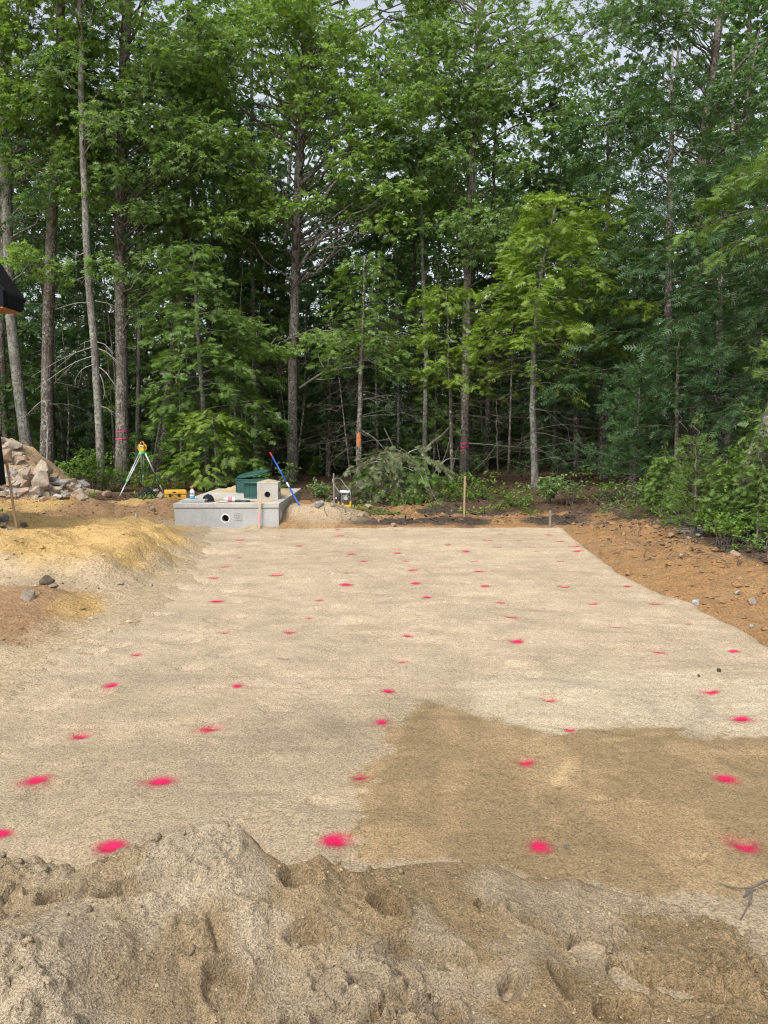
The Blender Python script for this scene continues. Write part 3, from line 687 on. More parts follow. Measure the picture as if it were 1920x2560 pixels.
# rubble too small to count: crumbs of soil and gravel
M['crumb'] = soil_mat('crumb', 0.8, 0.01, 0.02, 60)
IV = 0.55 * np.array([(1, 0, 0), (-1, 0, 0), (0, 1, 0), (0, -1, 0), (0, 0, 1), (0, 0, -1)], float)
IT = np.array([(0, 2, 4), (2, 1, 4), (1, 3, 4), (3, 0, 4), (2, 0, 5), (1, 2, 5), (3, 1, 5), (0, 3, 5)])
def rubble(name, xy, smin, smax, colf, label, seed, power=3.0, zoff=0.1):
    r = np.random.default_rng(seed); n = len(xy)
    s = smin + (smax - smin) * r.random(n) ** power
    sc = s[:, None] * r.uniform(0.6, 1.3, (n, 3)) * np.array([1.1, 1.1, 0.75])
    V = IV[None] * (1 + 0.28 * r.normal(size=(n, 6, 1)))
    a = r.uniform(0, 6.28, n); ca, sa = np.cos(a), np.sin(a)
    V = V * sc[:, None, :]
    V = np.stack([V[..., 0] * ca[:, None] - V[..., 1] * sa[:, None], V[..., 0] * sa[:, None] + V[..., 1] * ca[:, None], V[..., 2]], -1)
    z = np.where((xy[:, 1] < 12.6) & (np.abs(xy[:, 0]) < 3.7), np.maximum(G(xy[:, 0], xy[:, 1]), pad_z(xy[:, 0], xy[:, 1])), G(xy[:, 0], xy[:, 1]))
    z = np.where(xy[:, 1] < 2.95, np.maximum(z, berm_z(xy[:, 0], xy[:, 1])), z)
    V = V + np.stack([xy[:, 0], xy[:, 1], z + sc[:, 2] * zoff], -1)[:, None, :]
    q = MB().add(V.reshape(-1, 3), (IT[None] + np.arange(n)[:, None, None] * 6).reshape(-1, 3))
    o = tag(q.obj(name, M['crumb']), label, 'rubble', kind='stuff')
    cc = colf(xy[:, 0], xy[:, 1]) * r.uniform(0.85, 1.25, (n, 1))
    col_attr(o.data, np.repeat(cc, 6, 0)); return o
r_ = np.random.default_rng(31)
def scat(n, fx, fy, ok):
    x = r_.uniform(*fx, n); y = r_.uniform(*fy, n); k = ok(x, y); return np.stack([x[k], y[k]], -1)
rubble('dirt_clods', np.vstack([scat(9000, (2.0, 7), (4.5, 15), lambda x, y: (x > padR(y) + 0.03) & (x < edgeX(y) + .4)), scat(2600, (-1.2, 4), (12.1, 14.2), lambda x, y: y > 0)]), 0.010, 0.075, soil_colour, 'orange and brown crumbs of dirt scattered right of the pad', 5, 5)
rubble('bank_crumbs', np.vstack([scat(2600, (-7, -1.9), (5.0, 12.2), lambda x, y: (x < padL(y) + 0.15) & (fbm(x, y, 1.6, 3, 33) > -0.05)), scat(4500, (-7.5, -3.4), (12.2, 15.0), lambda x, y: y > 0)]), 0.006, 0.055, soil_colour, 'crumbs of yellow and brown soil scattered left of the pad', 6, 5)
rubble('sand_grit', np.vstack([scat(7000, (-2.6, 2.8), (2.4, 7.5), lambda x, y: fbm(x, y, 1.2, 3, 34) > -0.1), scat(5000, (-1.8, 1.8), (1.5, 2.6), lambda x, y: y > 0)]), 0.003, 0.011, lambda x, y: pad_colour(x, y) * 0.92, 'coarse grit lying loose on the sand', 7, 4)

ico = bmesh.new(); bmesh.ops.create_icosphere(ico, subdivisions=2, radius=0.5); ico.verts.ensure_lookup_table()
CV = np.array([v.co[:] for v in ico.verts]); CT = np.array([[v.index for v in f.verts] for f in ico.faces]); ico.free()
cr_ = np.random.default_rng(88); n = 260
xy = np.stack([np.clip(cr_.normal(-.65, .75, n), -1.7, 1.6), cr_.uniform(1.5, 2.5, n)], -1); s_ = .004 + .020 * cr_.random(n) ** 3
nz = np.stack([cr_.normal(size=(n, 42))], -1); lowf = np.einsum('vk,nk->nv', CV, cr_.normal(size=(n, 3)))[..., None]
V = CV[None] * (1 + .16 * nz + .55 * lowf) * s_[:, None, None] * cr_.uniform(.6, 1.5, (n, 1, 3)) * [1, 1, .75]
V = V + np.stack([xy[:, 0], xy[:, 1], berm_z(xy[:, 0], xy[:, 1]) + s_ * .12], -1)[:, None]
o = MB().add(V.reshape(-1, 3), (CT[None] + np.arange(n)[:, None, None] * 42).reshape(-1, 3)).obj('sand_clods', M['sand_near'], smooth=True)
col_attr(o.data, np.repeat(np.array([.30, .24, .163]) * cr_.uniform(.8, 1.2, (n, 1)), 42, 0)); tag(o, 'crumbled clods of damp sand on the near sand heap', 'clods', kind='stuff')

# ------------------------------------------------------------------ concrete septic tank and what lies on it
def concrete(name, c):
    m, t, out = new_mat(name)
    a = noise(t, 3.0, 5, 0.7); b = noise(t, 60, 3, 0.6); s = noise(t, 5, 4, 0.7, stretch=(1, 1, 0.25))
    k = ramp(t, a, [(0.3, tuple(x * 0.80 for x in c)), (0.55, c), (0.75, tuple(x * 1.12 for x in c))])
    k = mix(t, k, ramp(t, s, [(0.28, (0.70, 0.69, 0.66)), (0.45, (1, 1, 1))]), 0.7, 'MULTIPLY')
    k = mix(t, k, ramp(t, b, [(0.3, (0.82, 0.82, 0.82)), (0.6, (1.04, 1.04, 1.04))]), 0.8, 'MULTIPLY')
    pit = noise(t, 24, 2, 0.5)
    k = mix(t, k, ramp(t, pit, [(0.24, (0.55, 0.55, 0.54)), (0.31, (1, 1, 1))]), 0.8, 'MULTIPLY')
    principled(t, out, k, 0.9, bump(t, b, 0.003), 0, 0.2); return m
M['conc'] = concrete('concrete', (0.39, 0.40, 0.395))
M['conc_l'] = concrete('concrete_pale', (0.42, 0.41, 0.378))
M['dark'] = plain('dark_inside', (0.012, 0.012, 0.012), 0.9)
M['green'] = plain('green_plastic', (0.018, 0.072, 0.060), 0.55, 0, 0.35, 6, 0.4, 0.002)
M['gasket'] = plain('pale_gasket', (0.62, 0.63, 0.62), 0.7)
M['heap'] = soil_mat('sand_spill', 0.8, 0.004, 0.012, 90, 0.5, 1.3)
TX0, TX1, TY0, TY1, TZ0, TZL, TZ1 = -3.292, -1.657, 12.0, 15.2, -0.55, 0.306, 0.385
def wall_with_hole(mbm, x0, x1, z0, z1, y, hx, hz, r, n=28):
    vs = [mbm.verts.new((x, y, z)) for x, z in ((x0, z0), (x1, z0), (x1, z1), (x0, z1))]
    cs = [mbm.verts.new((hx + r * math.cos(2 * math.pi * k / n), y, hz + r * math.sin(2 * math.pi * k / n))) for k in range(n)]
    es = [mbm.edges.new((vs[k], vs[(k + 1) % 4])) for k in range(4)] + [mbm.edges.new((cs[k], cs[(k + 1) % n])) for k in range(n)]
    bmesh.ops.triangle_fill(mbm, edges=es, use_beauty=True, use_dissolve=False)
    return vs, cs
def pipe_y(q, hx, hz, r, y0, y1, n=28):
    an = np.arange(n) * 2 * math.pi / n
    A = np.stack([hx + r * np.cos(an), np.full(n, y0), hz + r * np.sin(an)], -1); B = A.copy(); B[:, 1] = y1
    j = np.arange(n); k = (j + 1) % n
    q.add(np.vstack([A, B]), None, np.stack([j, j + n, k + n, k], -1)); return q
tank = thing('septic_tank', (0.5 * (TX0 + TX1), TY0, 0), 'long grey concrete septic tank half buried at the far end of the sand pad', 'septic tank')
OFF = Vector(tank.location)
def T(o):                                                  # meshes built in world coordinates, hung under a thing
    if o.parent is not None:
        root = o.parent
        while root.parent is not None: root = root.parent
        o.data.transform(Matrix.Translation(-root.location))
    return o
bm = bmesh.new()
HX, HZ = Q(564, 1295, 12.0)[0], Q(564, 1295, 12.0)[2]
vs, cs = wall_with_hole(bm, TX0, TX1, TZ0, TZL, TY0, HX, HZ, 0.060)
bk_ = [bm.verts.new((x, TY1, z)) for x, z in ((TX0, TZ0), (TX1, TZ0), (TX1, TZL), (TX0, TZL))]
for a, b_ in ((0, 1), (1, 2), (2, 3), (3, 0)): bm.faces.new((vs[a], vs[b_], bk_[b_], bk_[a]))
bm.faces.new(bk_[::-1])
bmesh.ops.recalc_face_normals(bm, faces=bm.faces)
body = T(bm_obj('wall', bm, M['conc'], tank))
o = pipe_y(MB(), HX, HZ, 0.060, TY0, TY0 + 0.10).obj('pipe_sleeve', M['conc_l'], body, off=OFF, smooth=True)
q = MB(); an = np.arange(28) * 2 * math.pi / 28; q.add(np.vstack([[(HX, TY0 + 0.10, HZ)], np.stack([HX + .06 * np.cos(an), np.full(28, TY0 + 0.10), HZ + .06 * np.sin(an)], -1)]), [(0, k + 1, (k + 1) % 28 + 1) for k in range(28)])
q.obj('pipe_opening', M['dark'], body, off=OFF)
def ring_y(hx, hz, y, r0, r1, proud, n=28):
    q = MB(); an = np.arange(n) * 2 * math.pi / n
    L = [np.stack([hx + r * np.cos(an), np.full(n, yy), hz + r * np.sin(an)], -1) for r, yy in ((r0, y + 0.02), (r0, y - proud), (r1, y - proud * .6), (r1, y + 0.001))]
    V = np.vstack(L); j = np.arange(n); k = (j + 1) % n
    for s in range(3): q.add(V if s == 0 else np.zeros((0, 3)), None, [])
    q.q.append(np.vstack([np.stack([s * n + j, s * n + k, (s + 1) * n + k, (s + 1) * n + j], -1) for s in range(3)]))
    return q
ring_y(HX - .004, HZ - .006, TY0, 0.056, 0.073, 0.006).obj('gasket_ring', M['gasket'], body, off=OFF, smooth=False)
# side knock-out ring and seam
q = ring_y(0, 0, 0, 0.03, 0.075, 0.006); me = q.mesh('knockout_ring', M['gasket'])
me.transform(Matrix.Rotation(math.radians(90), 4, 'Z')); kp = Q(702, 1289, 12.3)
o = link('knockout_ring', me, body); o.location = Vector((TX1, 12.28, kp[2])) - OFF
q = MB(); box(q, TX1 - .01, TX1 + .003, 13.55, 13.562, TZ0, TZL); q.obj('seam', M['dark'], body, off=OFF)
# stamped maker's square: recessed frame with a small raised mark
ex, ez = Q(594.5, 1291, 12.0)[0], Q(594.5, 1291, 12.0)[2]
q = MB()
for x0, x1, z0, z1 in ((-.062, .062, .05, .062), (-.062, .062, -.062, -.05), (-.062, -.05, -.05, .05), (.05, .062, -.05, .05)): box(q, ex + x0, ex + x1, TY0 - .007, TY0 + .01, ez + z0, ez + z1)
q.obj('stamp_frame', M['conc_l'], body, off=OFF)
q = MB()
for x0, x1, z0, z1 in ((-.03, .034, .022, .030), (-.03, -.022, -.03, .022), (-.03, .01, -.03, -.022), (-.008, .008, -.012, .012), (.012, .03, .004, .011), (.012, .03, -.012, -.004), (.026, .034, -.03, .022)): box(q, ex + x0, ex + x1, TY0 - .006, TY0 + .01, ez + z0, ez + z1)
q.obj('stamp_mark', M['conc'], body, off=OFF)
bbox_obj('lid_slab', (TX1 - TX0 + .024, TY1 - TY0 + .024, TZ1 - TZL - .008), M['conc_l'], tank, Vector((0.5 * (TX0 + TX1), 0.5 * (TY0 + TY1), 0.5 * (TZ1 + TZL) + .004)) - OFF, 0.008)
q = MB(); box(q, TX0 + .006, TX1 - .006, TY0 + .006, TY1 - .006, TZL - .003, TZL + .006); q.obj('joint_strip', M['dark'], tank)
q = MB(); c0 = Q(450, 1323, 11.99); box(q, TX0 + .01, TX0 + .145, TY0 - .008, TY0 + .01, c0[2] - .02, c0[2] + .03); q.obj('patch', plain('dark_mastic', (.09, .085, .08), .8), tank)
# sand spilled on the slab
def heap_obj(name, cx, cy, rx, ry, h, z, label, parent=None, seed=0):
    q = MB(); rr = np.linspace(0, 1, 14); an = np.arange(40) * 2 * math.pi / 40
    R, A = np.meshgrid(rr, an, indexing='ij')
    wob = 1 + 0.35 * np.stack([fbm(np.cos(an) * 1.3 + seed, np.sin(an) * 1.3, 1.6, 3, 110 + seed)] * 14)
    x = cx + rx * R * np.cos(A) * wob; y = cy + ry * R * np.sin(A) * wob
    zz = z + h * (1 - R) ** 1.1 * (1 + 0.7 * fbm(x, y, 7, 3, 111 + seed)) + 0.010 * fbm(x, y, 40, 2, 112) * (1 - R) - 0.004 * (R > .99)
    i = np.arange(13)[:, None] * 40; j = np.arange(40)[None]; k = (j + 1) % 40
    q.add(np.stack([x, y, zz], -1).reshape(-1, 3), None, np.stack([i + j, i + 40 + j, i + 40 + k, i + k], -1).reshape(-1, 4))
    o = q.obj(name, M['heap'], parent, smooth=True)
    col_attr(o.data, np.tile([0.40, 0.315, 0.20], (len(o.data.vertices), 1)))
    if label: tag(o, label, 'sand', kind='stuff')
    return o
heap_obj('spilled_sand', -2.72, 14.55, .62, .55, .095, TZ1, 'heap of tan sand on the rear left of the tank top', seed=1)
heap_obj('spilled_sand', -1.88, 14.0, .20, 1.0, .075, TZ1, 'ridge of sand along the right edge of the tank top', seed=2)
heap_obj('spilled_sand', -1.93, 12.42, .27, .24, .03, TZ1, 'thin spill of sand in front of the concrete box', seed=3)
heap_obj('spilled_sand', -2.90, 12.55, .42, .36, .022, TZ1, 'thin scatter of sand around the cap and bottle', seed=4)
# distribution box
bx = thing('distribution_box', (-1.925, 12.66, TZ1), 'square pale concrete box with a round port standing on the tank', 'concrete box')
bm = bmesh.new(); BW, BD, BH = 0.345, 0.35, 0.262; hx, hz = Q(668.5, 1241, 12.66)[0] + 1.925, 0.085
vs, cs = wall_with_hole(bm, -BW / 2, BW / 2, 0, BH, 0, hx, hz, 0.050)
b4 = [bm.verts.new((x, BD, z)) for x, z in ((-BW / 2, 0), (BW / 2, 0), (BW / 2, BH), (-BW / 2, BH))]
for a, b_ in ((0, 1), (1, 2), (2, 3), (3, 0)): bm.faces.new((vs[a], vs[b_], b4[b_], b4[a]))
bm.faces.new(b4[::-1]); bmesh.ops.recalc_face_normals(bm, faces=bm.faces)
bxb = bm_obj('shell', bm, M['conc_l'], bx)
link('port_sleeve', pipe_y(MB(), hx, hz, .05, 0, .05).mesh('port_sleeve', M['conc_l'], smooth=True), bxb)
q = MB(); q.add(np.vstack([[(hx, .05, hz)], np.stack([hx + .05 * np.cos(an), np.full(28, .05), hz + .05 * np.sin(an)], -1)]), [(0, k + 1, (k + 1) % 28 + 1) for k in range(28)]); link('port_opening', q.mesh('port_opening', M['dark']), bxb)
bbox_obj('cover', (BW + .006, BD + .006, .03), M['conc_l'], bx, (0, BD / 2, BH + .014), 0.006)
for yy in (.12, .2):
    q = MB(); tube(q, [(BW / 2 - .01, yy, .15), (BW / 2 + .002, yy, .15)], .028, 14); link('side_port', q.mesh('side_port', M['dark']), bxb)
heap_obj('sand_cap', -1.925, 12.83, .17, .17, .045, TZ1 + BH + .028, None, bx, 6)
# green risers with lids
def riser(cx, cy, label, tilt, lift, shift):
    t_ = thing('tank_riser', (cx, cy, TZ1), label, 'riser', 'green risers on the tank')
    h = 0.265
    q = lathe(MB(), [(.262, 0), (.268, .01), (.262, .02), (.262, h - .03), (.270, h - .025), (.270, h), (.245, h), (.245, .0)], sides=40); link('barrel', q.mesh('barrel', M['green'], smooth=False), t_)
    for a in np.arange(12) * math.pi / 6:
        q = MB(); c_, s_ = math.cos(a), math.sin(a)
        tube(q, [(.263 * c_, .263 * s_, .02), (.263 * c_, .263 * s_, h - .04)], .006, 6); link('rib', q.mesh('rib', M['green']), t_)
    q = lathe(MB(), [(.300, -.018), (.303, -.006), (.296, .010), (.23, .020), (.10, .026), (.0005, .028)], sides=40); q.q[-1] = q.q[-1]
    lathe(q, [(.0005, -.004), (.28, -.004), (.300, -.018)], sides=40)
    o = link('lid', q.mesh('lid', M['green'], smooth=False), t_); o.location = (shift[0], shift[1], h + lift); o.rotation_euler = tilt
    for a in np.arange(6) * math.pi / 3:
        q = MB(); tube(q, [(.27 * math.cos(a), .27 * math.sin(a), 0.006), (.27 * math.cos(a), .27 * math.sin(a), .022)], .010, 8); link('lid_screw', q.mesh('lid_screw', M['dark']), o)
riser(-2.13, 13.10, 'front green riser with its lid lying flat, beside the concrete box', (.03, -.02, 0), .020, (.0, .0))
riser(-2.48, 14.20, 'rear green riser with its lid propped up at a tilt', (.05, -.20, .2), .085, (.06, .0))
# slab under bottle
slab = bbox_obj('concrete_slab', (.37, .34, .045), M['conc'], None, (-3.03, 12.30, TZ1 + .024), .006); slab.location = (0, 0, 0); tag(slab, 'thin flat concrete slab on the front left of the tank top', 'slab')
SZ = TZ1 + .047
# drink bottle standing
M['drink'] = plain('blue_drink', (.10, .42, .62), .15, 0, .1, 20, .6); M['label_w'] = plain('bottle_label', (.70, .76, .80), .5, 0, .25, 45)
M['cap_o'] = plain('orange_cap', (.75, .10, .03), .45); M['clear'] = plain('clear_plastic', (.62, .68, .70), .2, 0, .15, 30, .6)
b_ = thing('drink_bottle', (-3.09, 12.34, SZ), 'upright sports drink bottle with orange cap and blue drink on slab', 'bottle')
link('bottom', lathe(MB(), [(.001, 0), (.036, .001), (.039, .012), (.039, .035), (.037, .045)], sides=20).mesh('bottom', M['drink'], smooth=True), b_)
link('sleeve', lathe(MB(), [(.0372, .045), (.0385, .055), (.036, .080), (.0385, .105), (.037, .118)], sides=20).mesh('sleeve', M['label_w'], smooth=True), b_)
link('shoulder', lathe(MB(), [(.037, .118), (.033, .132), (.022, .147), (.019, .152)], sides=20).mesh('shoulder', M['clear'], smooth=True), b_)
link('bottle_cap', lathe(MB(), [(.0195, .150), (.021, .152), (.021, .170), (.019, .173), (.001, .173)], sides=16).mesh('bottle_cap', M['cap_o']), b_)
q = MB()
for k in range(5): box(q, -.024 + .010 * k, -.017 + .010 * k, -.0395, -.030, .072, .092)
link('label_print', q.mesh('label_print', plain('print_blue', (.05, .16, .42), .5)), b_)
# cap
M['black'] = plain('black_cloth', (.016, .016, .018), .9, 0, .35, 12, .2, .004); M['blackp'] = plain('black_plastic', (.022, .023, .025), .5, 0, .3, 20)
c_ = thing('baseball_cap', (-2.84, 12.36, TZ1 + .012), 'black baseball cap lying on the tank beside the drink bottle', 'cap')
q = MB(); rr = np.linspace(0, 1, 9); an2 = np.arange(24) * 2 * math.pi / 24
R, A = np.meshgrid(rr, an2, indexing='ij')
i = np.arange(8)[:, None] * 24; j = np.arange(24)[None]; k = (j + 1) % 24
q.add(np.stack([.084 * np.sin(R * 1.62) * np.cos(A) * 1.1, .076 * np.sin(R * 1.62) * np.sin(A), .105 * np.cos(R * 1.58) + .004 * np.cos(6 * A) * R], -1).reshape(-1, 3), None, np.stack([i + j, i + 24 + j, i + 24 + k, i + k], -1).reshape(-1, 4))
o = link('crown', q.mesh('crown', M['black'], smooth=True), c_)
q = MB(); a3 = np.linspace(-1.15, 1.15, 13)
inn = np.stack([-.080 * np.cos(a3), .074 * np.sin(a3), .012 + 0 * a3], -1); outr = np.stack([-.080 * np.cos(a3) - .075 * np.cos(a3 * 1.25).clip(0), .074 * np.sin(a3) * 1.05, .010 - .016 * np.cos(a3)], -1)
V = np.vstack([inn, outr, inn - [0, 0, .005], outr - [0, 0, .005]]); F = []
for s in range(12): F += [(s, s + 1, 13 + s + 1, 13 + s), (26 + s, 39 + s, 39 + s + 1, 26 + s + 1), (13 + s, 13 + s + 1, 39 + s + 1, 39 + s)]
link('bill', q.add(V, None, F).mesh('bill', M['black']), c_)
q = MB(); tube(q, [(0, 0, .103), (0, 0, .111)], .008, 8); link('button', q.mesh('button', M['black']), c_)
q = MB(); box(q, -.055, -.005, -.0795, -.070, .022, .034); link('stitched_mark', q.mesh('stitched_mark', plain('white_thread', (.6, .6, .6), .8)), c_)
c_.rotation_euler = (0, 0, .15)
# lying bottle with red and white label, sheet with pen, flashlight
def lay_y(o, ang): o.rotation_euler = (0, math.pi / 2, ang)
l_ = thing('water_bottle', (-2.44, 12.25, TZ1 + .042), 'clear plastic bottle with red and white label lying on the tank edge', 'bottle')
link('body', lathe(MB(), [(.001, -.06), (.035, -.058), (.038, -.05), (.038, -.005)], sides=18).mesh('body', M['clear'], smooth=True), l_)
q = lathe(MB(), [(.0385, -.005), (.0395, .0), (.0395, .058), (.0385, .062)], sides=18); link('sleeve', q.mesh('sleeve', plain('red_white_label', (.62, .07, .09), .5, 0, .1, 30)), l_)
q = MB()
for s in range(9):
    for zz in (.012, .034, .053):
        a = s * 2 * math.pi / 9 + zz * 20; q2 = np.array([(.0402 * math.cos(a + da), .0402 * math.sin(a + da), zz + dz) for da, dz in ((-.16, 0), (0, -.008), (.16, 0), (0, .008))]); q.add(q2, None, [(0, 1, 2, 3)])
link('label_diamonds', q.mesh('label_diamonds', plain('white_print', (.8, .8, .8), .5)), l_)
link('neck', lathe(MB(), [(.038, .062), (.034, .075), (.015, .10), (.014, .112), (.016, .113), (.016, .125), (.001, .126)], sides=18).mesh('neck', M['clear'], smooth=True), l_)
l_.rotation_euler = (0, math.radians(-86), .15)
p_ = thing('paper_sheet', (-2.62, 12.13, TZ1 + .006), 'white folded paper under a black marker at the front of the tank', 'paper')
q = MB(); xs_ = np.linspace(-.12, .12, 9); ysx = np.linspace(-.05, .05, 5)
grid(q, xs_, ysx, lambda x, y: .004 + .006 * np.sin(x * 22) + .03 * np.clip(x - .05, 0, 1)); link('sheet', q.mesh('sheet', plain('paper', (.78, .79, .80), .8, 0, .05), smooth=True), p_)
q = MB(); tube(q, [(-.20, -.035, .008), (-.19, -.034, .008), (-.06, -.025, .016), (-.055, -.0247, .016)], [.002, .008, .009, .008], 10); link('marker', q.mesh('marker', M['blackp'], smooth=True), p_)
f_ = thing('flashlight', (-2.27, 12.24, TZ1 + .02), 'black cylindrical tool lying on the tank in front of the front riser', 'flashlight')
q = MB(); tube(q, [(-.11, 0, 0), (-.03, 0, 0), (-.028, 0, 0), (.05, 0, 0), (.06, 0, 0), (.13, 0, -.006)], [.017, .017, .014, .014, .019, .015], 14); link('barrel', q.mesh('barrel', M['blackp']), f_)
for xx in (-.075, -.02, .055):
    q = MB(); tube(q, [(xx, 0, 0), (xx + .008, 0, 0)], .0195, 14); link('grip_ring', q.mesh('grip_ring', plain('ring_grey', (.12, .12, .12), .5)), f_)
q = MB(); tube(q, [(.13, 0, -.006), (.20, .01, -.012)], [.004, .003], 6); link('lanyard', q.mesh('lanyard', M['blackp']), f_)

# ------------------------------------------------------------------ stakes, rake, tripod, case, jacket, compactor
def wood(name, c):
    m, t, out = new_mat(name); g = noise(t, 14, 4, .7, stretch=(8, 8, .6))
    principled(t, out, ramp(t, g, [(.3, tuple(x * .6 for x in c)), (.6, c), (.8, tuple(min(1, x * 1.25) for x in c))]), .85, bump(t, g, .003), 0, .2); return m
M['wood'] = wood('weathered_wood', (.38, .265, .165)); M['wood_p'] = wood('pale_wood', (.52, .40, .29)); M['wood_g'] = wood('grey_wood', (.23, .20, .165)); M['pinkw'] = plain('pink_wash', (.62, .28, .25), .8)
def stake(b, t_, wd, mat, label, tint=False):
    b = np.asarray(b, float); t_ = np.asarray(t_, float); ax = nrm(t_ - b); b0 = b - ax * 0.12
    root = thing('wooden_stake', b, label, 'stake', 'wooden survey stakes')
    side = nrm(np.cross(ax, [0, 1, 0])); dep = np.cross(side, ax)
    L = np.linalg.norm(t_ - b0); q = MB()
    for s, (a0, k0, a1, k1) in enumerate([(0, .15, .1, 1), (.1, 1, L - .01, 1), (L - .01, 1, L, .8)]):
        V = [b0 + ax * a + side * sx * wd / 2 * k_ + dep * sy * wd * .28 * k_ for a, k_ in ((a0, k0), (a1, k1)) for sx, sy in ((-1, -1), (1, -1), (1, 1), (-1, 1))]
        q.add(V, None, [(0, 1, 5, 4), (1, 2, 6, 5), (2, 3, 7, 6), (3, 0, 4, 7)] + ([(4, 5, 6, 7)] if s == 2 else []))
    q.obj('shaft', mat, root)
    if tint:
        q = MB(); V = [b0 + ax * a + side * sx * (wd / 2 + .0015) + dep * sy * (wd * .28 + .0015) for a in (L * .25, L * .48) for sx, sy in ((-1, -1), (1, -1), (1, 1), (-1, 1))]
        q.add(V, None, [(0, 1, 5, 4), (1, 2, 6, 5), (2, 3, 7, 6), (3, 0, 4, 7)]); q.obj('paint_band', M['pinkw'], root)
    return root
s0 = mound_hit(41, 1318); stake(s0, Q(16, 1150, s0[1]), .026, M['wood'], 'tall leaning brown stake in front of the rock pile')
s1 = P(647, 1312, .02); s1[1] = 11.93; stake((Q(647, 1312, 11.93)[0], 11.93, .02), Q(652, 1227, 11.95), .030, M['wood_p'], 'pale pink-stained stake standing against the front of the tank', True)
s2 = mound_hit(1160, 1291); stake(s2, Q(1162, 1190, s2[1]), .030, M['wood'], 'tall thin stake at the back of the pad below the ribboned tree')
s3 = Q(1374, 1321, 12.0); s3[2] = .0; stake(s3, Q(1376, 1276, 12.0), .033, M['wood_g'], 'short grey stake at the far right corner of the sand pad')
s4 = mound_hit(835, 1268); stake(s4, Q(834, 1183, s4[1]), .024, M['wood_g'], 'thin grey stake just left of the compactor')

M['blue'] = plain('blue_paint', (.015, .075, .40), .35, 0, .2, 15); M['red'] = plain('red_paint', (.50, .035, .03), .5); M['alu'] = plain('aluminium', (.56, .58, .60), .38, .55, .15, 12, .5); M['steel'] = plain('dull_steel', (.16, .165, .165), .55, .3, .3, 12)
hb = Q(766, 1295, 12.55); ht = Q(675, 1131, 13.15); hd = ht - hb
rk_ = thing('landscape_rake', hb, 'blue handled rake with red tip leaning beside the tank, head in the sand', 'rake')
def seg(name, a, b, r, mat, n=10):
    q = MB(); tube(q, [hb + hd * a, hb + hd * b], r, n); return q.obj(name, mat, rk_, smooth=True)
seg('handle', .03, .46, .0135, M['blue']); seg('collar', .46, .53, .015, M['gasket']); seg('upper_handle', .53, .93, .0125, M['blue']); seg('handle_tip', .93, 1.0, .0130, M['red']); seg('socket', -.02, .05, .016, M['steel']); seg('lower_ring', .10, .115, .0155, M['gasket'])
q = MB(); hr = nrm(np.array([.95, -.25, .12])); hf = nrm(np.array([.2, -.9, -.35])); cc = hb + np.array([.01, 0, -.01])
up_ = np.cross(hr, hf)
V = [cc + hr * a + hf * b_ + up_ * c__ for c__ in (-.004, .004) for b_ in (-.05, .05) for a in (-.10, .13)]
q.add(V, None, [(0, 2, 3, 1), (4, 5, 7, 6), (0, 1, 5, 4), (2, 6, 7, 3), (0, 4, 6, 2), (1, 3, 7, 5)]); q.obj('head_plate', M['steel'], rk_)
# tripod with rotating laser
fl, fr, fb = mound_hit(299, 1244), mound_hit(410, 1233), mound_hit(359, 1224)
fl = np.array([fl[0], 16.2, ground_z(fl[0], 16.2)]); fl[0] = Q(299, 1244, 16.2)[0]
fr = np.array([Q(410, 1236, 17.1)[0], 17.1, ground_z(-5, 17.1)]); fb = np.array([Q(359, 1226, 18.0)[0], 18.0, ground_z(-5.7, 18.0)])
tp = Q(356, 1130, 17.05)
tri = thing('survey_tripod', (tp[0], tp[1], ground_z(tp[0], tp[1])), 'silver aluminium survey tripod with green fittings before the ribboned oak', 'tripod')
M['lime'] = plain('lime_green_plastic', (.12, .55, .16), .45); M['yel'] = plain('yellow_plastic', (.70, .36, .03), .5, 0, .2, 15, .4, .002); M['olive'] = plain('shaded_leg', (.20, .22, .15), .5, .3)
for f, mm in ((fl, M['alu']), (fr, M['alu']), (fb, M['alu'])):
    f = f.copy(); d = nrm(f - tp); sd_ = nrm(np.cross(d, [0, 0, 1])); top = tp + d * .03 + nrm(np.array([d[0], d[1], 0])) * .05
    ax = f - top
    leg = MB(); tube(leg, [top + ax * .62, f], [.015, .013], 10); lo = leg.obj('leg', mm, tri, smooth=True)
    for s in (-1, 1):
        q = MB(); tube(q, [top + sd_ * s * .028, top + ax * .66 + sd_ * s * .020], .0115, 8); q.obj('leg_rail', mm, lo, off=tri.location, smooth=True)
    q = MB(); tube(q, [top + ax * .615, top + ax * .67], .026, 10); q.obj('leg_clamp', M['lime'], lo, off=tri.location)
    q = MB(); tube(q, [top - ax * .01, top + ax * .05], .034, 8); q.obj('hinge', M['lime'], lo, off=tri.location)
    q = MB(); tube(q, [f - ax * .03, f + nrm(ax) * .04], [.014, .003], 8); q.obj('foot_spike', M['steel'], lo, off=tri.location)
q = MB(); tube(q, [tp + [0, 0, -.035], tp + [0, 0, .022]], .07, 20); q.obj('head_plate', M['lime'], tri)
q = MB(); st_ = nrm(fr - tp); tube(q, smooth_line([tp + st_ * .15 + [.03, -.03, 0], tp + st_ * .4 + [.03, -.05, -.04], tp + st_ * .62 + [.05, -.04, -.02], tp + st_ * .8 + [.02, -.03, 0]], 10), .012, 6); q.obj('carry_strap', M['blackp'], tri)
ls = thing('rotary_laser', (tp[0], tp[1], tp[2] + .023), 'yellow rotary laser level mounted on the tripod head', 'laser level')
bbox_obj('base', (.13, .12, .03), M['yel'], ls, (0, 0, .016), .008); bbox_obj('housing', (.105, .10, .10), M['yel'], ls, (0, 0, .08), .012)
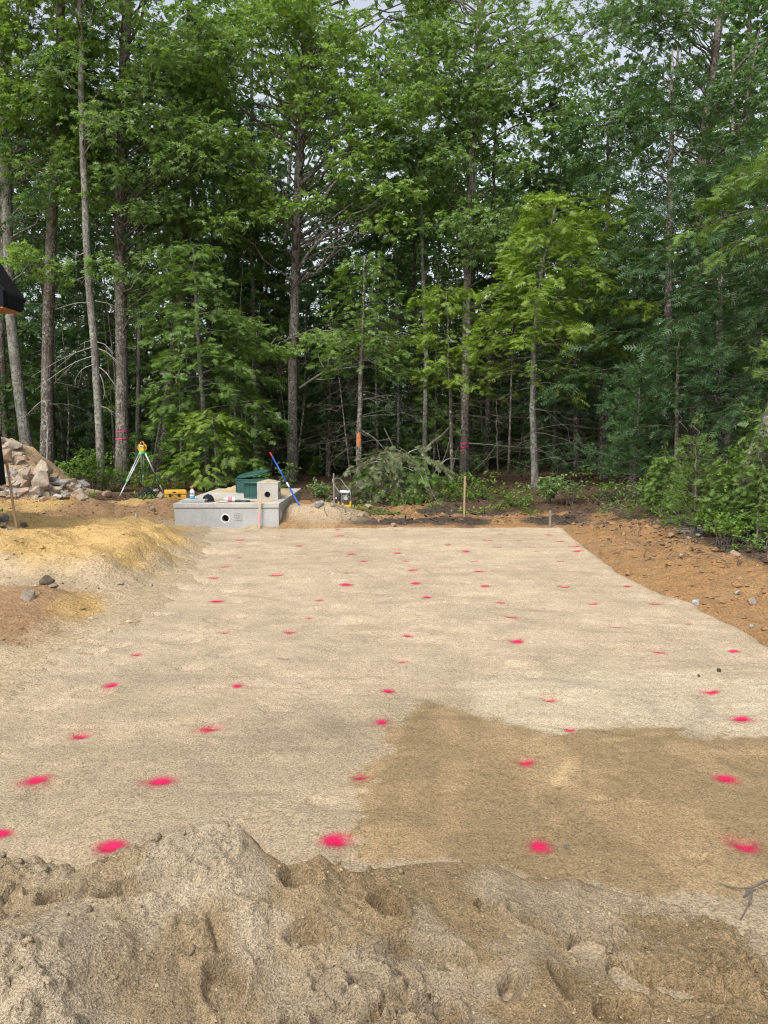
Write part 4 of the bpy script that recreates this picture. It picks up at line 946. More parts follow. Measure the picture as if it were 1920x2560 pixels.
for s in (-1, 1):
    q = MB(); tube(q, smooth_line([(s * .055, 0, .14), (s * .085, 0, .135), (s * .098, 0, .09), (s * .094, 0, .03), (s * .06, 0, .012)], 9), .012, 8); link('side_handle', q.mesh('side_handle', M['yel'], smooth=True), ls)
bbox_obj('front_panel', (.066, .006, .052), plain('panel_grey', (.45, .46, .46), .4), ls, (0, -.052, .096), .002)
q = MB(); box(q, -.022, .022, -.0575, -.054, .084, .106); link('display', q.mesh('display', plain('display', (.06, .07, .06), .2)), ls)
q = MB(); tube(q, [(0, 0, .13), (0, 0, .165)], .036, 16); link('rotor', q.mesh('rotor', M['blackp']), ls)
q = MB(); tube(q, smooth_line([(-.045, 0, .13), (-.045, 0, .185), (-.03, 0, .198), (.03, 0, .198), (.045, 0, .185), (.045, 0, .13)], 14), .009, 8); link('top_handle', q.mesh('top_handle', M['yel'], smooth=True), ls)
ls.rotation_euler = (0, 0, -.15)
# yellow case
kc = mound_hit(434, 1254); kc = np.array([Q(434, 1254, 15.15)[0], 15.3, ground_z(-4.15, 15.3) + .0])
ks = thing('laser_case', kc, 'yellow hard plastic instrument case with black latches beside the tank', 'case')
M['yel2'] = plain('case_yellow', (.62, .34, .045), .5, 0, .15, 10, .4, .002)
bbox_obj('lower_shell', (.41, .30, .095), M['yel2'], ks, (0, 0, .05), .018); bbox_obj('lid', (.42, .31, .085), M['yel2'], ks, (0, 0, .143), .018)
for xx in (-.115, .06): bbox_obj('latch', (.05, .018, .055), M['blackp'], ks, (xx, -.158, .098), .004)
for xx in np.linspace(-.17, .17, 7): bbox_obj('rib', (.014, .30, .012), M['yel2'], ks, (xx, 0, .187), .004)
q = MB(); tube(q, smooth_line([(-.07, -.15, .10), (-.065, -.185, .10), (.01, -.185, .10), (.015, -.15, .10)], 9), .008, 6); link('handle', q.mesh('handle', M['blackp']), ks)
bbox_obj('name_plate', (.07, .006, .025), M['blackp'], ks, (-.03, -.157, .155), .001)
ks.rotation_euler = (0, 0, .32)
# jacket on the ground
jc = np.array([Q(362, 1246, 15.9)[0], 15.95, ground_z(-5, 15.95)])
q = MB(); an3 = np.arange(48) * 2 * math.pi / 48; rr = np.linspace(0, 1, 20); R, A = np.meshgrid(rr, an3, indexing='ij')
edge = 1 + .28 * np.sin(3 * A + .4) * .6 + .16 * np.sin(7 * A + 1)
x = .27 * R * np.cos(A) * edge; y = .19 * R * np.sin(A) * edge
zz = .005 + (1 - R ** 2.2) * (.08 + .13 * np.exp(-((x - .04) / .14) ** 2)) + .045 * (1 - R) ** .3 * ridge(x, y, 11, 3, 120) * (R < .99)
i = np.arange(19)[:, None] * 48; j = np.arange(48)[None]; k = (j + 1) % 48
q.add(np.stack([x, y, np.maximum(zz, .003)], -1).reshape(-1, 3), None, np.stack([i + j, i + 48 + j, i + 48 + k, i + k], -1).reshape(-1, 4))
jk = q.obj('jacket', M['black'], smooth=True); jk.location = jc; tag(jk, 'crumpled black jacket on the ground under the tripod', 'jacket')
# plate compactor
cp = mound_hit(858, 1268); cp = np.array([Q(858, 1268, 14.2)[0], 14.25, ground_z(-.76, 14.25)])
pc = thing('plate_compactor', cp, 'small black plate compactor with a loop handle and white tank beside the wood', 'compactor')
bbox_obj('base_plate', (.26, .30, .03), M['yel'], pc, (.02, 0, .02), .01)
for s in (-1, 1): bbox_obj('yellow_bracket', (.03, .05, .09), M['yel'], pc, (.11 * s + .03, -.14, .055), .004)
bbox_obj('engine_block', (.17, .18, .12), plain('engine_grey', (.13, .13, .13), .5, .3, .4, 25), pc, (.04, 0, .14), .015)
bbox_obj('fuel_tank', (.19, .16, .05), plain('white_plastic', (.72, .73, .73), .4), pc, (.03, 0, .275), .02)
bbox_obj('air_filter', (.07, .10, .08), M['blackp'], pc, (.13, -.03, .225), .012); bbox_obj('side_cover', (.13, .16, .17), M['blackp'], pc, (-.12, .0, .13), .02); bbox_obj('recoil_cover', (.10, .03, .10), M['steel'], pc, (.04, -.10, .17), .014)
q = MB(); lathe(q, [(.001, -.02), (.035, -.02), (.035, .02), (.001, .02)], sides=14); o = link('muffler', q.mesh('muffler', M['alu']), pc); o.location = (.055, -.12, .16); o.rotation_euler = (math.pi / 2, 0, 0)
bbox_obj('warning_label', (.018, .003, .03), plain('sticker', (.8, .8, .8), .5), pc, (-.13, -.083, .16), 0)
for s in (-1, 1):
    q = MB(); tube(q, smooth_line([(.06 + .085 * s, -.09, .03), (.06 + .085 * s, -.095, .24), (.05 + .085 * s, -.06, .30), (.03 + .085 * s, .05, .31)], 12), .010, 8); link('guard_bar', q.mesh('guard_bar', M['steel'], smooth=True), pc)
q = MB(); tube(q, smooth_line([(-.06, -.12, .26), (-.18, -.02, .43), (-.215, .0, .49), (-.19, .04, .515), (-.08, .10, .52), (-.04, .11, .50), (.02, .08, .40), (.12, .0, .29)], 26), .0105, 8); link('loop_handle', q.mesh('loop_handle', M['steel'], smooth=True), pc)
q = MB(); tube(q, smooth_line([(-.10, -.05, .30), (-.02, -.06, .325), (.08, -.07, .31), (.14, -.05, .27)], 10), .007, 6); link('throttle_cable', q.mesh('throttle_cable', M['blackp']), pc)
# bent twig on the sand at right
TW = [P(1793, 2219, .0), P(1880, 2240, .0), P(1932, 2221, .0)]
def on_s(pts, up): return np.array([(p[0], p[1], surf_z(p[0], p[1]) + u_) for p, u_ in zip(pts, up)])
tw = thing('fallen_twig', TW[1], 'thin forked dark twig lying on sand at the right edge', 'twig')
q = MB(); tube(q, smooth_line(on_s([TW[0], (TW[0] + TW[1]) / 2, TW[1], (TW[1] + TW[2]) / 2, TW[2]], [.004, .008, .022, .03, .03]), 14), [.0022] * 6 + [.004] * 8, 6); q.obj('stem', M['twig'], tw)
q = MB(); tube(q, smooth_line(on_s([TW[1], P(1872, 2275, 0), P(1850, 2308, 0)], [.022, .012, .004]), 8), [.0035] * 4 + [.002] * 4, 6); q.obj('side_shoot', M['twig'], tw)
q = MB(); tube(q, on_s([TW[1] - [.0, 0.0, 0], P(1858, 2250, 0)], [.022, .008]), [.004, .003], 6); q.obj('side_shoot', M['twig'], tw)

# ------------------------------------------------------------------ house corner at the left edge
M['navy'] = plain('black_trim', (.006, .008, .011), .7, 0, .3, 5, .12); M['shingle'] = plain('dark_shingle', (.012, .012, .013), .95, 0, .4, 30, .1); M['cedar'] = wood('cedar_soffit', (.30, .15, .07)); M['found'] = concrete('foundation', (.40, .37, .33))
hs_ = thing('house_corner', (-4.6, 9.0, 0), 'black trimmed house corner with steep roof edge and cedar soffit at left', 'house')
def hbox(name, x0, x1, y0, y1, z0, z1, mat, parent=None, bev=0.006):
    return bbox_obj(name, (x1 - x0, y1 - y0, z1 - z0), mat, parent or hs_, (0.5 * (x0 + x1) + 4.6, 0.5 * (y0 + y1) - 9.0, 0.5 * (z0 + z1)), bev)
px0 = Q(6, 1150, 9.0)[0]
q = MB(); zb_ = Q(6, 1212, 9.0)[2]                          # the trim leans a little, as the plumb lines at the frame's edge do
V = [(px0 - dx - ln, yy, zz) for zz, ln in ((zb_, 0.0), (2.86, .118)) for yy in (8.86, 9.06) for dx in (.30, 0.0)]
q.add(V, None, [(0, 2, 3, 1), (4, 5, 7, 6), (0, 1, 5, 4), (2, 6, 7, 3), (0, 4, 6, 2), (1, 3, 7, 5)]); q.obj('corner_post', M['navy'], hs_)
hbox('wall', px0 - 4.0, px0 - .43, 8.80, 9.10, .80, 2.86, M['navy'])
hbox('foundation', px0 - 4.0, px0 - .12, 8.82, 9.08, -.4, .797, M['found'])
ez0 = Q(40, 785, 9.03)[2]
cr = hbox('eave_box', px0 - 4.0, -4.165, 8.60, 9.028, ez0 + .018, ez0 + .20, M['navy'])
for kx in range(14):
    x1_ = -4.175 - kx * .142
    hbox('soffit_board', x1_ - .139, x1_, 8.605, 9.02, ez0, ez0 + .017, M['cedar'], cr, .002)
# rake: three stepped boards climbing to the left
def rake_board(name, off, th, y0, y1, mat, lenm=3.2):
    a = math.radians(57); d = np.array([-math.cos(a), 0, math.sin(a)]); n = np.array([math.sin(a), 0, math.cos(a)])
    b0 = np.array([-4.152, 0, ez0 - .0])
    q = MB(); V = []
    for yy in (y0, y1):
        for s, k_ in ((0, 0), (lenm, 0), (lenm, 1), (0, 1)):
            p = b0 + d * (s + (0.0 if k_ == 0 else 0)) + n * (off + th * k_ - .30); p[1] = yy
            if s == 0: p = p + d * max((-4.152 - p[0]) / d[0], (ez0 - p[2]) / d[2])
            V.append(p)
    q.add(V, None, [(0, 1, 2, 3), (7, 6, 5, 4), (0, 4, 5, 1), (1, 5, 6, 2), (2, 6, 7, 3), (3, 7, 4, 0)]); return q.obj(name, mat, hs_)
rake_board('rake_fascia', .20, .12, 8.72, 9.03, M['navy']); rake_board('rake_trim', .322, .045, 8.68, 9.05, M['navy']); rake_board('roof_shingles', .369, .024, 8.66, 9.10, M['shingle'])
tri_x = [(-4.34, ez0 + .201), (-6.4, ez0 + .201), (-6.4, ez0 + .201 + 2.0 * math.tan(math.radians(57)))]
q = MB(); q.add([(x, yy, z) for yy in (8.78, 8.83) for x, z in tri_x], [(0, 1, 2), (3, 5, 4)], [(0, 3, 4, 1), (1, 4, 5, 2), (2, 5, 3, 0)]); q.obj('gable_panel', M['cedar'], hs_)

# ------------------------------------------------------------------ foliage templates (x across, y along, z normal)
def tmpl_oak():
    V = [(0, 0, 0), (0, .36, .02), (0, .66, .0), (0, 1.10, -.12), (.30, .42, .0), (.46, .80, -.06), (-.30, .42, .0), (-.46, .80, -.06), (.15, .80, -.05), (-.15, .80, -.05)]
    return np.array(V), np.array([(0, 4, 1), (1, 5, 2), (0, 1, 6), (1, 2, 7), (2, 8, 3), (2, 3, 9)])
def tmpl_leaf():
    return np.array([(0, 0, 0), (.27, .45, -.02), (0, 1, -.08), (-.27, .45, -.02), (0, .5, .03)]), np.array([(0, 1, 4), (1, 2, 4), (2, 3, 4), (3, 0, 4)])
def tmpl_frond(n=6):
    V = []; T_ = []
    def shoot(a, b, wd):
        a = np.array(a, float); b = np.array(b, float); p = nrm(np.cross(b - a, [0, 0, 1])) * wd
        k = len(V)
        V.extend([a + p, b, a - p]); T_.append((k, k + 1, k + 2))
    shoot((0, 0, 0), (0, 1, -.14), .035)
    for k in range(n):
        y = .06 + .80 * k / n; L = .42 * (1 - .66 * k / n)
        for sgn in (1, -1): shoot((0, y + .03 * sgn, -.10 * y * y), (sgn * L, y + .17 + .05 * sgn, -.10 * y * y - .12 * L), .056)
    return np.array(V), np.array(T_)
def tmpl_tuft(n=11, seed=1):
    r = np.random.default_rng(seed); V = []; T_ = []
    for k in range(n):
        a = r.uniform(0, 6.28); s = r.uniform(.15, .85); d = nrm(np.array([math.cos(a) * s, 1.0, math.sin(a) * s])) * r.uniform(.75, 1.1)
        p = nrm(np.cross(d, r.normal(size=3))) * .030; b = len(V); o_ = np.array([0, r.uniform(-.2, .1), 0])
        V += [o_ + p, o_ - p, o_ + d]; T_.append((b, b + 1, b + 2))
    return np.array(V), np.array(T_)
OAK, LEAF, FROND, FRONDS, TUFT = tmpl_oak(), tmpl_leaf(), tmpl_frond(6), tmpl_frond(4), tmpl_tuft()
QUADL = (np.array([(0, 0, 0), (.3, .5, .05), (0, 1, -.05), (-.3, .5, .05)]), np.array([(0, 1, 2), (0, 2, 3)]))
def place(q, tm, pos, axs, nor, sc):
    V0, T0 = tm; N = len(pos)
    if N == 0: return q
    y = nrm(axs); x = nrm(np.cross(y, nor)); z = np.cross(x, y)
    sc = np.broadcast_to(np.asarray(sc, float), (N,))
    V = pos[:, None] + sc[:, None, None] * (V0[None, :, 0, None] * x[:, None] + V0[None, :, 1, None] * y[:, None] + V0[None, :, 2, None] * z[:, None])
    return q.add(V.reshape(-1, 3), (T0[None] + np.arange(N)[:, None, None] * len(V0)).reshape(-1, 3))
def curve(a, b, sag=0.0, n=7, wob=0.05, r=RNG):
    a = np.asarray(a, float); b = np.asarray(b, float); t = np.linspace(0, 1, n)[:, None]; L = np.linalg.norm(b - a)
    p = a + (b - a) * t; p[:, 2] += sag * L * (4 * t * (1 - t))[:, 0]
    j = r.normal(size=(n, 3)) * wob * L; j[0] = 0; j[-1] = 0
    return p + j * np.sqrt(4 * t * (1 - t)) * 0.6
class Tree:
    """trunk_px: (u, v) points bottom to top at distance Y, or explicit world points."""
    def __init__(s, name, label, pts, r0, r1, bark, cat='tree', group=None, seed=1, flare=1.5, sides=10):
        s.r = np.random.default_rng(seed); s.pts = smooth_line(pts, 22); s.pts[:, :2] += 0.02 * s.r.normal(size=(22, 2)) * np.linspace(0, 1, 22)[:, None]
        z0 = ground_z(s.pts[0][0], s.pts[0][1]); s.pts[0][2] = z0 - 0.12
        s.rad = np.linspace(1, 0, 22) ** .8 * (r0 - r1) + r1; s.rad[0] *= flare; s.rad[1] *= 1 + (flare - 1) * .3
        s.root = thing(name, (s.pts[0][0], s.pts[0][1], z0), label, cat, group)
        s.tr = MB(); s.cr = MB(); s.bark = bark
        tube(s.tr, s.pts, s.rad, sides)
    def at(s, z):
        return np.array([np.interp(z, s.pts[:, 2], s.pts[:, k]) for k in range(3)]), float(np.interp(z, s.pts[:, 2], s.rad))
    def limb(s, z, tip, r=None, sag=.08, n=8, sides=5):
        p, rr = s.at(z); r = r or min(rr * .38, .010 + .008 * np.linalg.norm(tip - p))
        c = curve(p, tip, sag, n, .05, s.r); tube(s.tr, c, np.linspace(r, r * .22, n), sides); return c
    def pad(s, c, rx, rz, n, leaf=OAK, size=.16, per=6, ry=None, up=1.0):
        """a flat spray of leaf rosettes"""
        ry = ry or rx; r = s.r
        d = nrm(r.normal(size=(n, 3))) * (r.random((n, 1)) ** .45); pos = np.asarray(c) + d * np.array([rx, ry, rz])
        pos[:, 2] -= .25 * rz * (d[:, 0] ** 2 + d[:, 1] ** 2)
        az = r.uniform(0, 6.28, (n, per)); out = nrm(d * np.array([1, 1, .3]) + .01)
        ax = np.stack([np.cos(az), np.sin(az), r.uniform(-.75, .25, (n, per))], -1) + .7 * out[:, None, :]
        no = np.array([0, -.25, up * .8]) + .62 * r.normal(size=(n, per, 3))
        pp = np.repeat(pos[:, None], per, 1) + .03 * r.normal(size=(n, per, 3))
        place(s.cr, leaf, pp.reshape(-1, 3), ax.reshape(-1, 3), no.reshape(-1, 3), r.uniform(.7, 1.3, n * per) * size)
        return pos
    def twigs(s, c, pos, k, r0=.006):
        for p in pos[:k]: tube(s.tr, curve(c, p, .05, 4, .08, s.r), np.linspace(r0, r0 * .4, 4), 3, False)
    def oak(s, z0, z1, rad, n, leaf=OAK, size=.16, per=6, ros=26, toward=0.0, pr=(.55, 1.05), shape='round', twig=5):
        r = s.r
        for k in range(n):
            f = (k + r.random()) / n; z = z0 + (z1 - z0) * f
            R = rad * (math.sin(math.pi * min(1, .18 + .80 * f)) if shape == 'round' else 1 - .7 * f) * r.uniform(.35, 1.0)
            a = r.uniform(0, 6.28)
            if r.random() < toward: a = r.normal(-math.pi / 2, .9)
            p, _ = s.at(z); c = p + [R * math.cos(a), R * math.sin(a), r.uniform(-.3, .3)]
            s.limb(max(z - R * r.uniform(.25, .6), s.pts[0][2] + 1.5), c)
            q_ = r.uniform(*pr); pos = s.pad(c, q_, q_ * .38, int(ros * q_ ** 1.6) + 6, leaf, size, per); s.twigs(c, pos, twig)
    def canopy(s, u0, u1, v0, v1, Y0, Y1, n, size=.17, pr=(.5, 1.0), leaf=OAK, dens=42, holes=-.16, o=0):
        """leaf sprays spread through the part of the crown that spans these sight lines"""
        r = s.r; k = 0; tries = 0
        while k < n and tries < n * 6:
            tries += 1
            u, v, Yd = r.uniform(u0, u1), r.uniform(v0, v1), r.uniform(Y0, Y1)
            if any(((u - a_) / c_) ** 2 + ((v - b_) / d_) ** 2 < 1 for a_, b_, c_, d_ in ((1850, 115, 95, 70), (612, 248, 60, 50), (1268, 345, 75, 55), (1000, 620, 120, 60), (250, 60, 50, 60), (480, 30, 60, 50), (1560, 420, 70, 60))): continue
            if vnoise(u, v, .006, 150 + o) + .6 * vnoise(u, v, .013, 151 + o) < holes: continue
            k += 1; c = Q(u, v, Yd); q_ = r.uniform(*pr)
            pos = s.pad(c, q_, q_ * .46, int(1.22 * dens * q_ ** 1.5) + 5, leaf, size * .84, 6); s.twigs(c, pos, 4)
            p, _ = s.at(c[2]); d = np.hypot(*(c - p)[:2]); s.limb(max(c[2] - d * r.uniform(.3, .6), s.pts[0][2] + 3.2), c, sag=.04)
    def hemlock(s, z0, z1, R0, R1, nb, size=.26, tm=FROND, az=None, dens=1.0, droop=.22, asym=None):
        r = s.r; ga = 2.399
        for k in range(nb):
            f = (k + r.random() * .9) / nb; z = z0 + (z1 - z0) * f; L = (R0 + (R1 - R0) * f) * r.uniform(.6, 1.12)
            a = k * ga + r.normal(0, .35)
            if asym is not None: L *= 1 + asym[1] * math.cos(a - asym[0])
            p, rr = s.at(z); d = np.array([math.cos(a), math.sin(a), 0.0]); n = 9; t = np.linspace(0, 1, n)
            rise = r.uniform(-.12, .42)
            c = p + d * (t * L)[:, None]; c[:, 2] += L * (rise * t - (droop + rise) * t ** 2.2); c += .03 * L * r.normal(size=(n, 3)) * t[:, None]
            tube(s.tr, c, np.linspace(min(rr * .3, .006 + .005 * L), .002, n), 3, False)
            sd = np.array([-d[1], d[0], 0])
            m = max(6, int(L * 22 * dens)); tt = .18 + .82 * r.random(m) ** .8; side = r.choice([-1, 1], m)
            B = np.stack([np.interp(tt, t, c[:, q_]) for q_ in range(3)], -1)
            wdt = L * .34 * (1.05 - tt); out = r.random(m) * wdt
            pos = B + sd * (side * out)[:, None] + np.array([0, 0, -1]) * (out * .25)[:, None] + r.normal(size=(m, 3)) * [.04, .04, .07]
            ax = d * r.uniform(.4, 1.0, m)[:, None] + sd * (side * r.uniform(.1, 1.5, m))[:, None] + np.array([0, 0, -1]) * r.uniform(.0, .6, m)[:, None] + .22 * r.normal(size=(m, 3))
            no = np.array([0, 0, 1]) + .48 * r.normal(size=(m, 3))
            place(s.cr, tm, pos, ax, no, size * r.uniform(.7, 1.3, m))
    def pine(s, z0, z1, R0, R1, whorls, per=6, size=.11, dens=1.0, rise=.35):
        r = s.r
        for w_ in range(whorls):
            f = (w_ + .2 * r.random()) / whorls; z = z0 + (z1 - z0) * f; L0 = R0 + (R1 - R0) * f
            for k in range(per):
                a = 6.283 * k / per + r.normal(0, .3) + w_; L = L0 * r.uniform(.65, 1.12); d = np.array([math.cos(a), math.sin(a), 0.0]); n = 7; t = np.linspace(0, 1, n)
                p, rr = s.at(z); c = p + d * (t * L)[:, None]; c[:, 2] += L * (rise * t ** 1.6 - .08 * t)
                tube(s.tr, c, np.linspace(min(rr * .5, .02), .004, n), 4, False)
                m = max(6, int(L * 42 * dens)); tt = .25 + .75 * r.random(m); sd = np.array([-d[1], d[0], 0]); side = r.normal(0, .3, m) * L * (1.1 - tt)
                B = np.stack([np.interp(tt, t, c[:, q_]) for q_ in range(3)], -1) + sd * side[:, None] + .05 * r.normal(size=(m, 3))
                place(s.cr, TUFT, B, d + sd * (np.sign(side) * .7)[:, None] + [0, 0, .35] + .5 * r.normal(size=(m, 3)), r.normal(size=(m, 3)), size * r.uniform(.8, 1.25, m))
            if w_ == whorls - 1:
                top = s.pts[-1]; place(s.cr, TUFT, top + .04 * r.normal(size=(14, 3)), np.array([0, 0, 1]) + .5 * r.normal(size=(14, 3)), r.normal(size=(14, 3)), size)
    def dead(s, z0, z1, n, L=(.5, 1.4), droop=.35, r0=.010, sub=3, az=None, mat=None):
        r = s.r; q = MB()
        for k in range(n):
            z = r.uniform(z0, z1); p, rr = s.at(z); a = r.uniform(0, 6.28) if az is None else r.normal(az, .9); l = r.uniform(*L)
            t = np.linspace(0, 1, 7); d = np.array([math.cos(a), math.sin(a), 0.0])
            c = p + d * (t * l)[:, None]; c[:, 2] += l * (r.uniform(-.05, .35) * t - droop * r.uniform(.5, 1.5) * t ** 2); c += .03 * l * r.normal(size=(7, 3)) * t[:, None]
            tube(q, c, np.linspace(r0, r0 * .25, 7), 3, False)
            for _ in range(sub):
                i = r.integers(2, 6); e = c[i] + l * .35 * nrm(d + r.normal(size=3) * [.8, .8, .4] - [0, 0, .25]) * r.uniform(.5, 1.1)
                tube(q, curve(c[i], e, -.05, 4, .06, r), np.linspace(r0 * .5, r0 * .15, 4), 3, False)
        if n: tag(q.obj('dead_twigs', mat or M['twig'], s.root), kind='stuff')
    def done(s, leafmat):
        s.trunk = s.tr.obj('trunk', s.bark, s.root, smooth=True)
        if s.cr.n: s.crown = s.cr.obj('crown', leafmat, s.root)
        return s.root
def px(lst, Y): return [Q(u, v, Y) for u, v in lst]
def dead_branch(tree, pts, r0, mat, subs=()):
    q = MB(); c = smooth_line(pts, 12); tube(q, c, np.linspace(r0, r0 * .3, 12), 5)
    for sb in subs: tube(q, smooth_line(sb, 6), np.linspace(r0 * .5, r0 * .2, 6), 4)
    return q.obj('dead_branch', mat, tree.root)
def tape(tree, v, label, r_extra=.006, w_=.022, tail=None, mat=None):
    Yd = tree.pts[0][1]; z = Q(960, v, Yd)[2]; p, rr = tree.at(z); q = MB()
    an = np.arange(25) * 2 * math.pi / 24; tl = .02 * np.sin(an + 1)
    lo = np.stack([p[0] + (rr + r_extra) * np.cos(an), p[1] + (rr + r_extra) * np.sin(an), z - w_ / 2 + tl], -1); hi = lo + [0, 0, w_]; hi2 = lo.copy()
    lo2 = lo + np.stack([.003 * np.cos(an), .003 * np.sin(an), 0 * an], -1); hi3 = lo2 + [0, 0, w_]
    V = np.vstack([lo, hi, lo2, hi3]); F = []
    for k in range(24): F += [(50 + k, 50 + k + 1, 75 + k + 1, 75 + k), (k, 25 + k, 25 + k + 1, k + 1), (25 + k, 75 + k, 75 + k + 1, 25 + k + 1), (k, k + 1, 50 + k + 1, 50 + k)]
    root = thing('flagging_tape', (p[0], p[1], z), label, 'tape', 'pink flagging tapes')
    q.add(V, None, F).obj('band', mat or M['tape'], root)
    if tail:
        q = MB(); pts = np.array([p + [math.cos(tail) * (rr + .012), math.sin(tail) * (rr + .012), (z - p[2]) - .13 * k + 0] for k in np.linspace(0, 1, 6)]); pts[:, 0] += .01 * np.sin(np.arange(6)); 
        V = np.vstack([pts + [-.011, 0, 0], pts + [.011, 0, 0]]); q.add(V, None, [(k, k + 1, 6 + k + 1, 6 + k) for k in range(5)]); q.obj('tail', M['tape'], root)
    return root
M['tape'] = plain('pink_tape', (.85, .06, .22), .45, 0, .15, 20); M['tape_r'] = plain('red_tape', (.55, .02, .05), .5); M['wound'] = plain('raw_wood', (.42, .16, .06), .8, 0, .4, 12)

# ------------------------------------------------------------------ the front rank of trees
t = Tree('oak_tree', 'leftmost grey-barked oak rising behind the house eave', px([(80, 1190), (66, 1120), (45, 960), (28, 820), (22, 700), (20, 560), (14, 380), (8, 200), (0, 0), (-10, -300)], 20), .148, .085, M['bark_grey'], seed=1)
t.oak(7.5, 16, 3.2, 20, toward=.3, ros=30); t.pad(Q(75, 645, 18.5), .95, .30, 46, OAK, .17); t.pad(Q(130, 690, 18.7), .5, .2, 16, OAK, .16); t.limb(5.0, Q(90, 650, 18.5)); t.canopy(-60, 230, -40, 520, 18.4, 21, 44, holes=-.02, o=1); t.done(M['oak_b'])
t = Tree('pine_tree', 'straight reddish-brown pine trunk second from the left behind the rock pile', px([(118, 1175), (117, 1000), (119, 850), (126, 650), (134, 450), (143, 300), (150, 100), (152, -250)], 19.5), .15, .085, M['bark_red'], seed=2)
t.hemlock(6.5, 17, 2.6, 1.2, 46, .30, FRONDS, dens=.9); t.dead(2.0, 6.5, 26, (.5, 1.6)); t.done(M['hem_d'])
t = Tree('dead_sapling', 'thin bare dead sapling in front of the second trunk from left', px([(118, 1170), (119, 1080), (114, 1000), (106, 965)], 17.5), .022, .006, M['twig_pale'], 'sapling', seed=3, flare=1.1, sides=6)
dead_branch(t, px([(113, 1000), (95, 1008), (75, 1030), (56, 1046)], 17.4), .010, M['twig_pale'], [px([(95, 1008), (85, 1022), (88, 1030)], 17.4), px([(113, 1000), (125, 1001)], 17.4)]); t.done(M['oak'])
t = Tree('maple_tree', 'slender lichen-speckled trunk with drooping bare branches left of the ribboned oak', px([(253, 1185), (250, 1100), (243, 960), (233, 830), (222, 700), (216, 590), (211, 470), (207, 380), (203, 150), (200, -100)], 18.5), .098, .055, M['bark_grey'], seed=4, flare=1.2)
for pts in ([(231, 868), (190, 880), (140, 905), (78, 942)], [(233, 890), (190, 903), (140, 935), (88, 975)], [(236, 910), (205, 922), (190, 945), (185, 955)], [(248, 918), (265, 930), (285, 960), (312, 988)], [(246, 872), (265, 878), (290, 900), (312, 918)], [(243, 855), (262, 860), (285, 885)],
            [(225, 758), (195, 756), (160, 766), (138, 774)], [(238, 752), (270, 758), (298, 770)], [(250, 935), (258, 955), (262, 985), (257, 1000)], [(252, 1016), (268, 1020), (290, 1036)], [(232, 850), (212, 855), (200, 862)], [(240, 700), (215, 690), (185, 702)], [(218, 630), (190, 640), (165, 620)]):
    p_ = px(pts, 18.3); dead_branch(t, p_, .012, M['twig_pale'], [[p_[1], p_[1] * .4 + p_[-1] * .6 + [.05, 0, -.12]], [p_[len(p_) // 2], p_[len(p_) // 2] + [.08 * np.sign(p_[-1][0] - p_[0][0]), 0.1, -.22]]])
t.oak(8.0, 15, 2.2, 20, ros=24, size=.14); t.pad(Q(240, 662, 17.8), .55, .22, 20, OAK, .15); t.done(M['oak'])
OAKL = Tree('oak_tree', 'thick ridged oak trunk wrapped with two pink tapes behind the tripod', px([(306, 1215), (306, 1100), (305, 950), (303, 800), (300, 640), (301, 500), (305, 350), (312, 150), (320, 0), (326, -350)], 20), .165, .10, M['bark_oak'], seed=5, flare=1.35, sides=12)
t = OAKL; t.oak(11.0, 17, 3.6, 16, toward=.45, ros=30); t.dead(2.5, 7, 20, (.5, 1.8))
for u, v, rx, n in ((400, 165, .9, 40), (290, 440, .6, 22), (330, 520, .6, 22), (430, 300, .8, 34), (240, 300, .8, 34), (180, 150, .9, 40), (140, 230, .8, 30), (340, 40, .9, 40), (480, 60, 1.0, 44), (560, 130, .9, 40), (380, 640, .5, 18)):
    t.pad(Q(u, v, 18.6), rx, rx * .40, int(n * 1.15), OAK, .145); t.limb(max(4, Q(u, v, 18.6)[2] - .9), Q(u, v, 18.7))
t.canopy(130, 560, -60, 560, 18.4, 22, 70, holes=-.02, o=2, dens=36); t.canopy(250, 480, 500, 760, 18.8, 21.5, 16, pr=(.35, .7), o=3); t.done(M['oak'])
tape(OAKL, 1078, 'upper pink tape around the thick oak behind the tripod'); tape(OAKL, 1096, 'lower pink tape around the thick oak behind the tripod')
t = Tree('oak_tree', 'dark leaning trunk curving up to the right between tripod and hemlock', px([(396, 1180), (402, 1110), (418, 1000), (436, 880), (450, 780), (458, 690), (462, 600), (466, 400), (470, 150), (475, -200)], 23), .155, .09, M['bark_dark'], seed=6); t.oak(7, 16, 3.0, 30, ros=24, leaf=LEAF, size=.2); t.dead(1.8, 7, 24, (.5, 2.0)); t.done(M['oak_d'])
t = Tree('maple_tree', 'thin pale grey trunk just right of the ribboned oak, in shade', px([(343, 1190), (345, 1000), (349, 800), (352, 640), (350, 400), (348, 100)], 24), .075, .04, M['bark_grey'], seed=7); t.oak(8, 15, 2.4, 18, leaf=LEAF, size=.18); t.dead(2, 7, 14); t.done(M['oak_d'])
t = Tree('hemlock_tree', 'bright green drooping hemlock standing behind the septic tank', px([(522, 1215), (515, 1100), (503, 950), (495, 830), (488, 720), (485, 620)], 18.6), .075, .02, M['bark_grey'], seed=8); t.hemlock(.5, 4.4, 1.5, 1.7, 56, .23, FROND, asym=(-.6, .25), dens=1.4); t.hemlock(4.2, 6.2, 1.6, .5, 26, .23, FROND, dens=1.3); t.done(M['hem_m'])
t2 = Tree('hemlock_tree', 'low sunlit hemlock bough arching over the ground left of the tank', px([(545, 1225), (540, 1150), (535, 1080), (530, 1040)], 17.6), .04, .015, M['bark_dark'], seed=88, flare=1.2); t2.hemlock(.45, 2.6, 1.35, .9, 22, .20, FROND, asym=(3.3, .35), droop=.3, dens=1.4); t2.done(M['hem_b'])
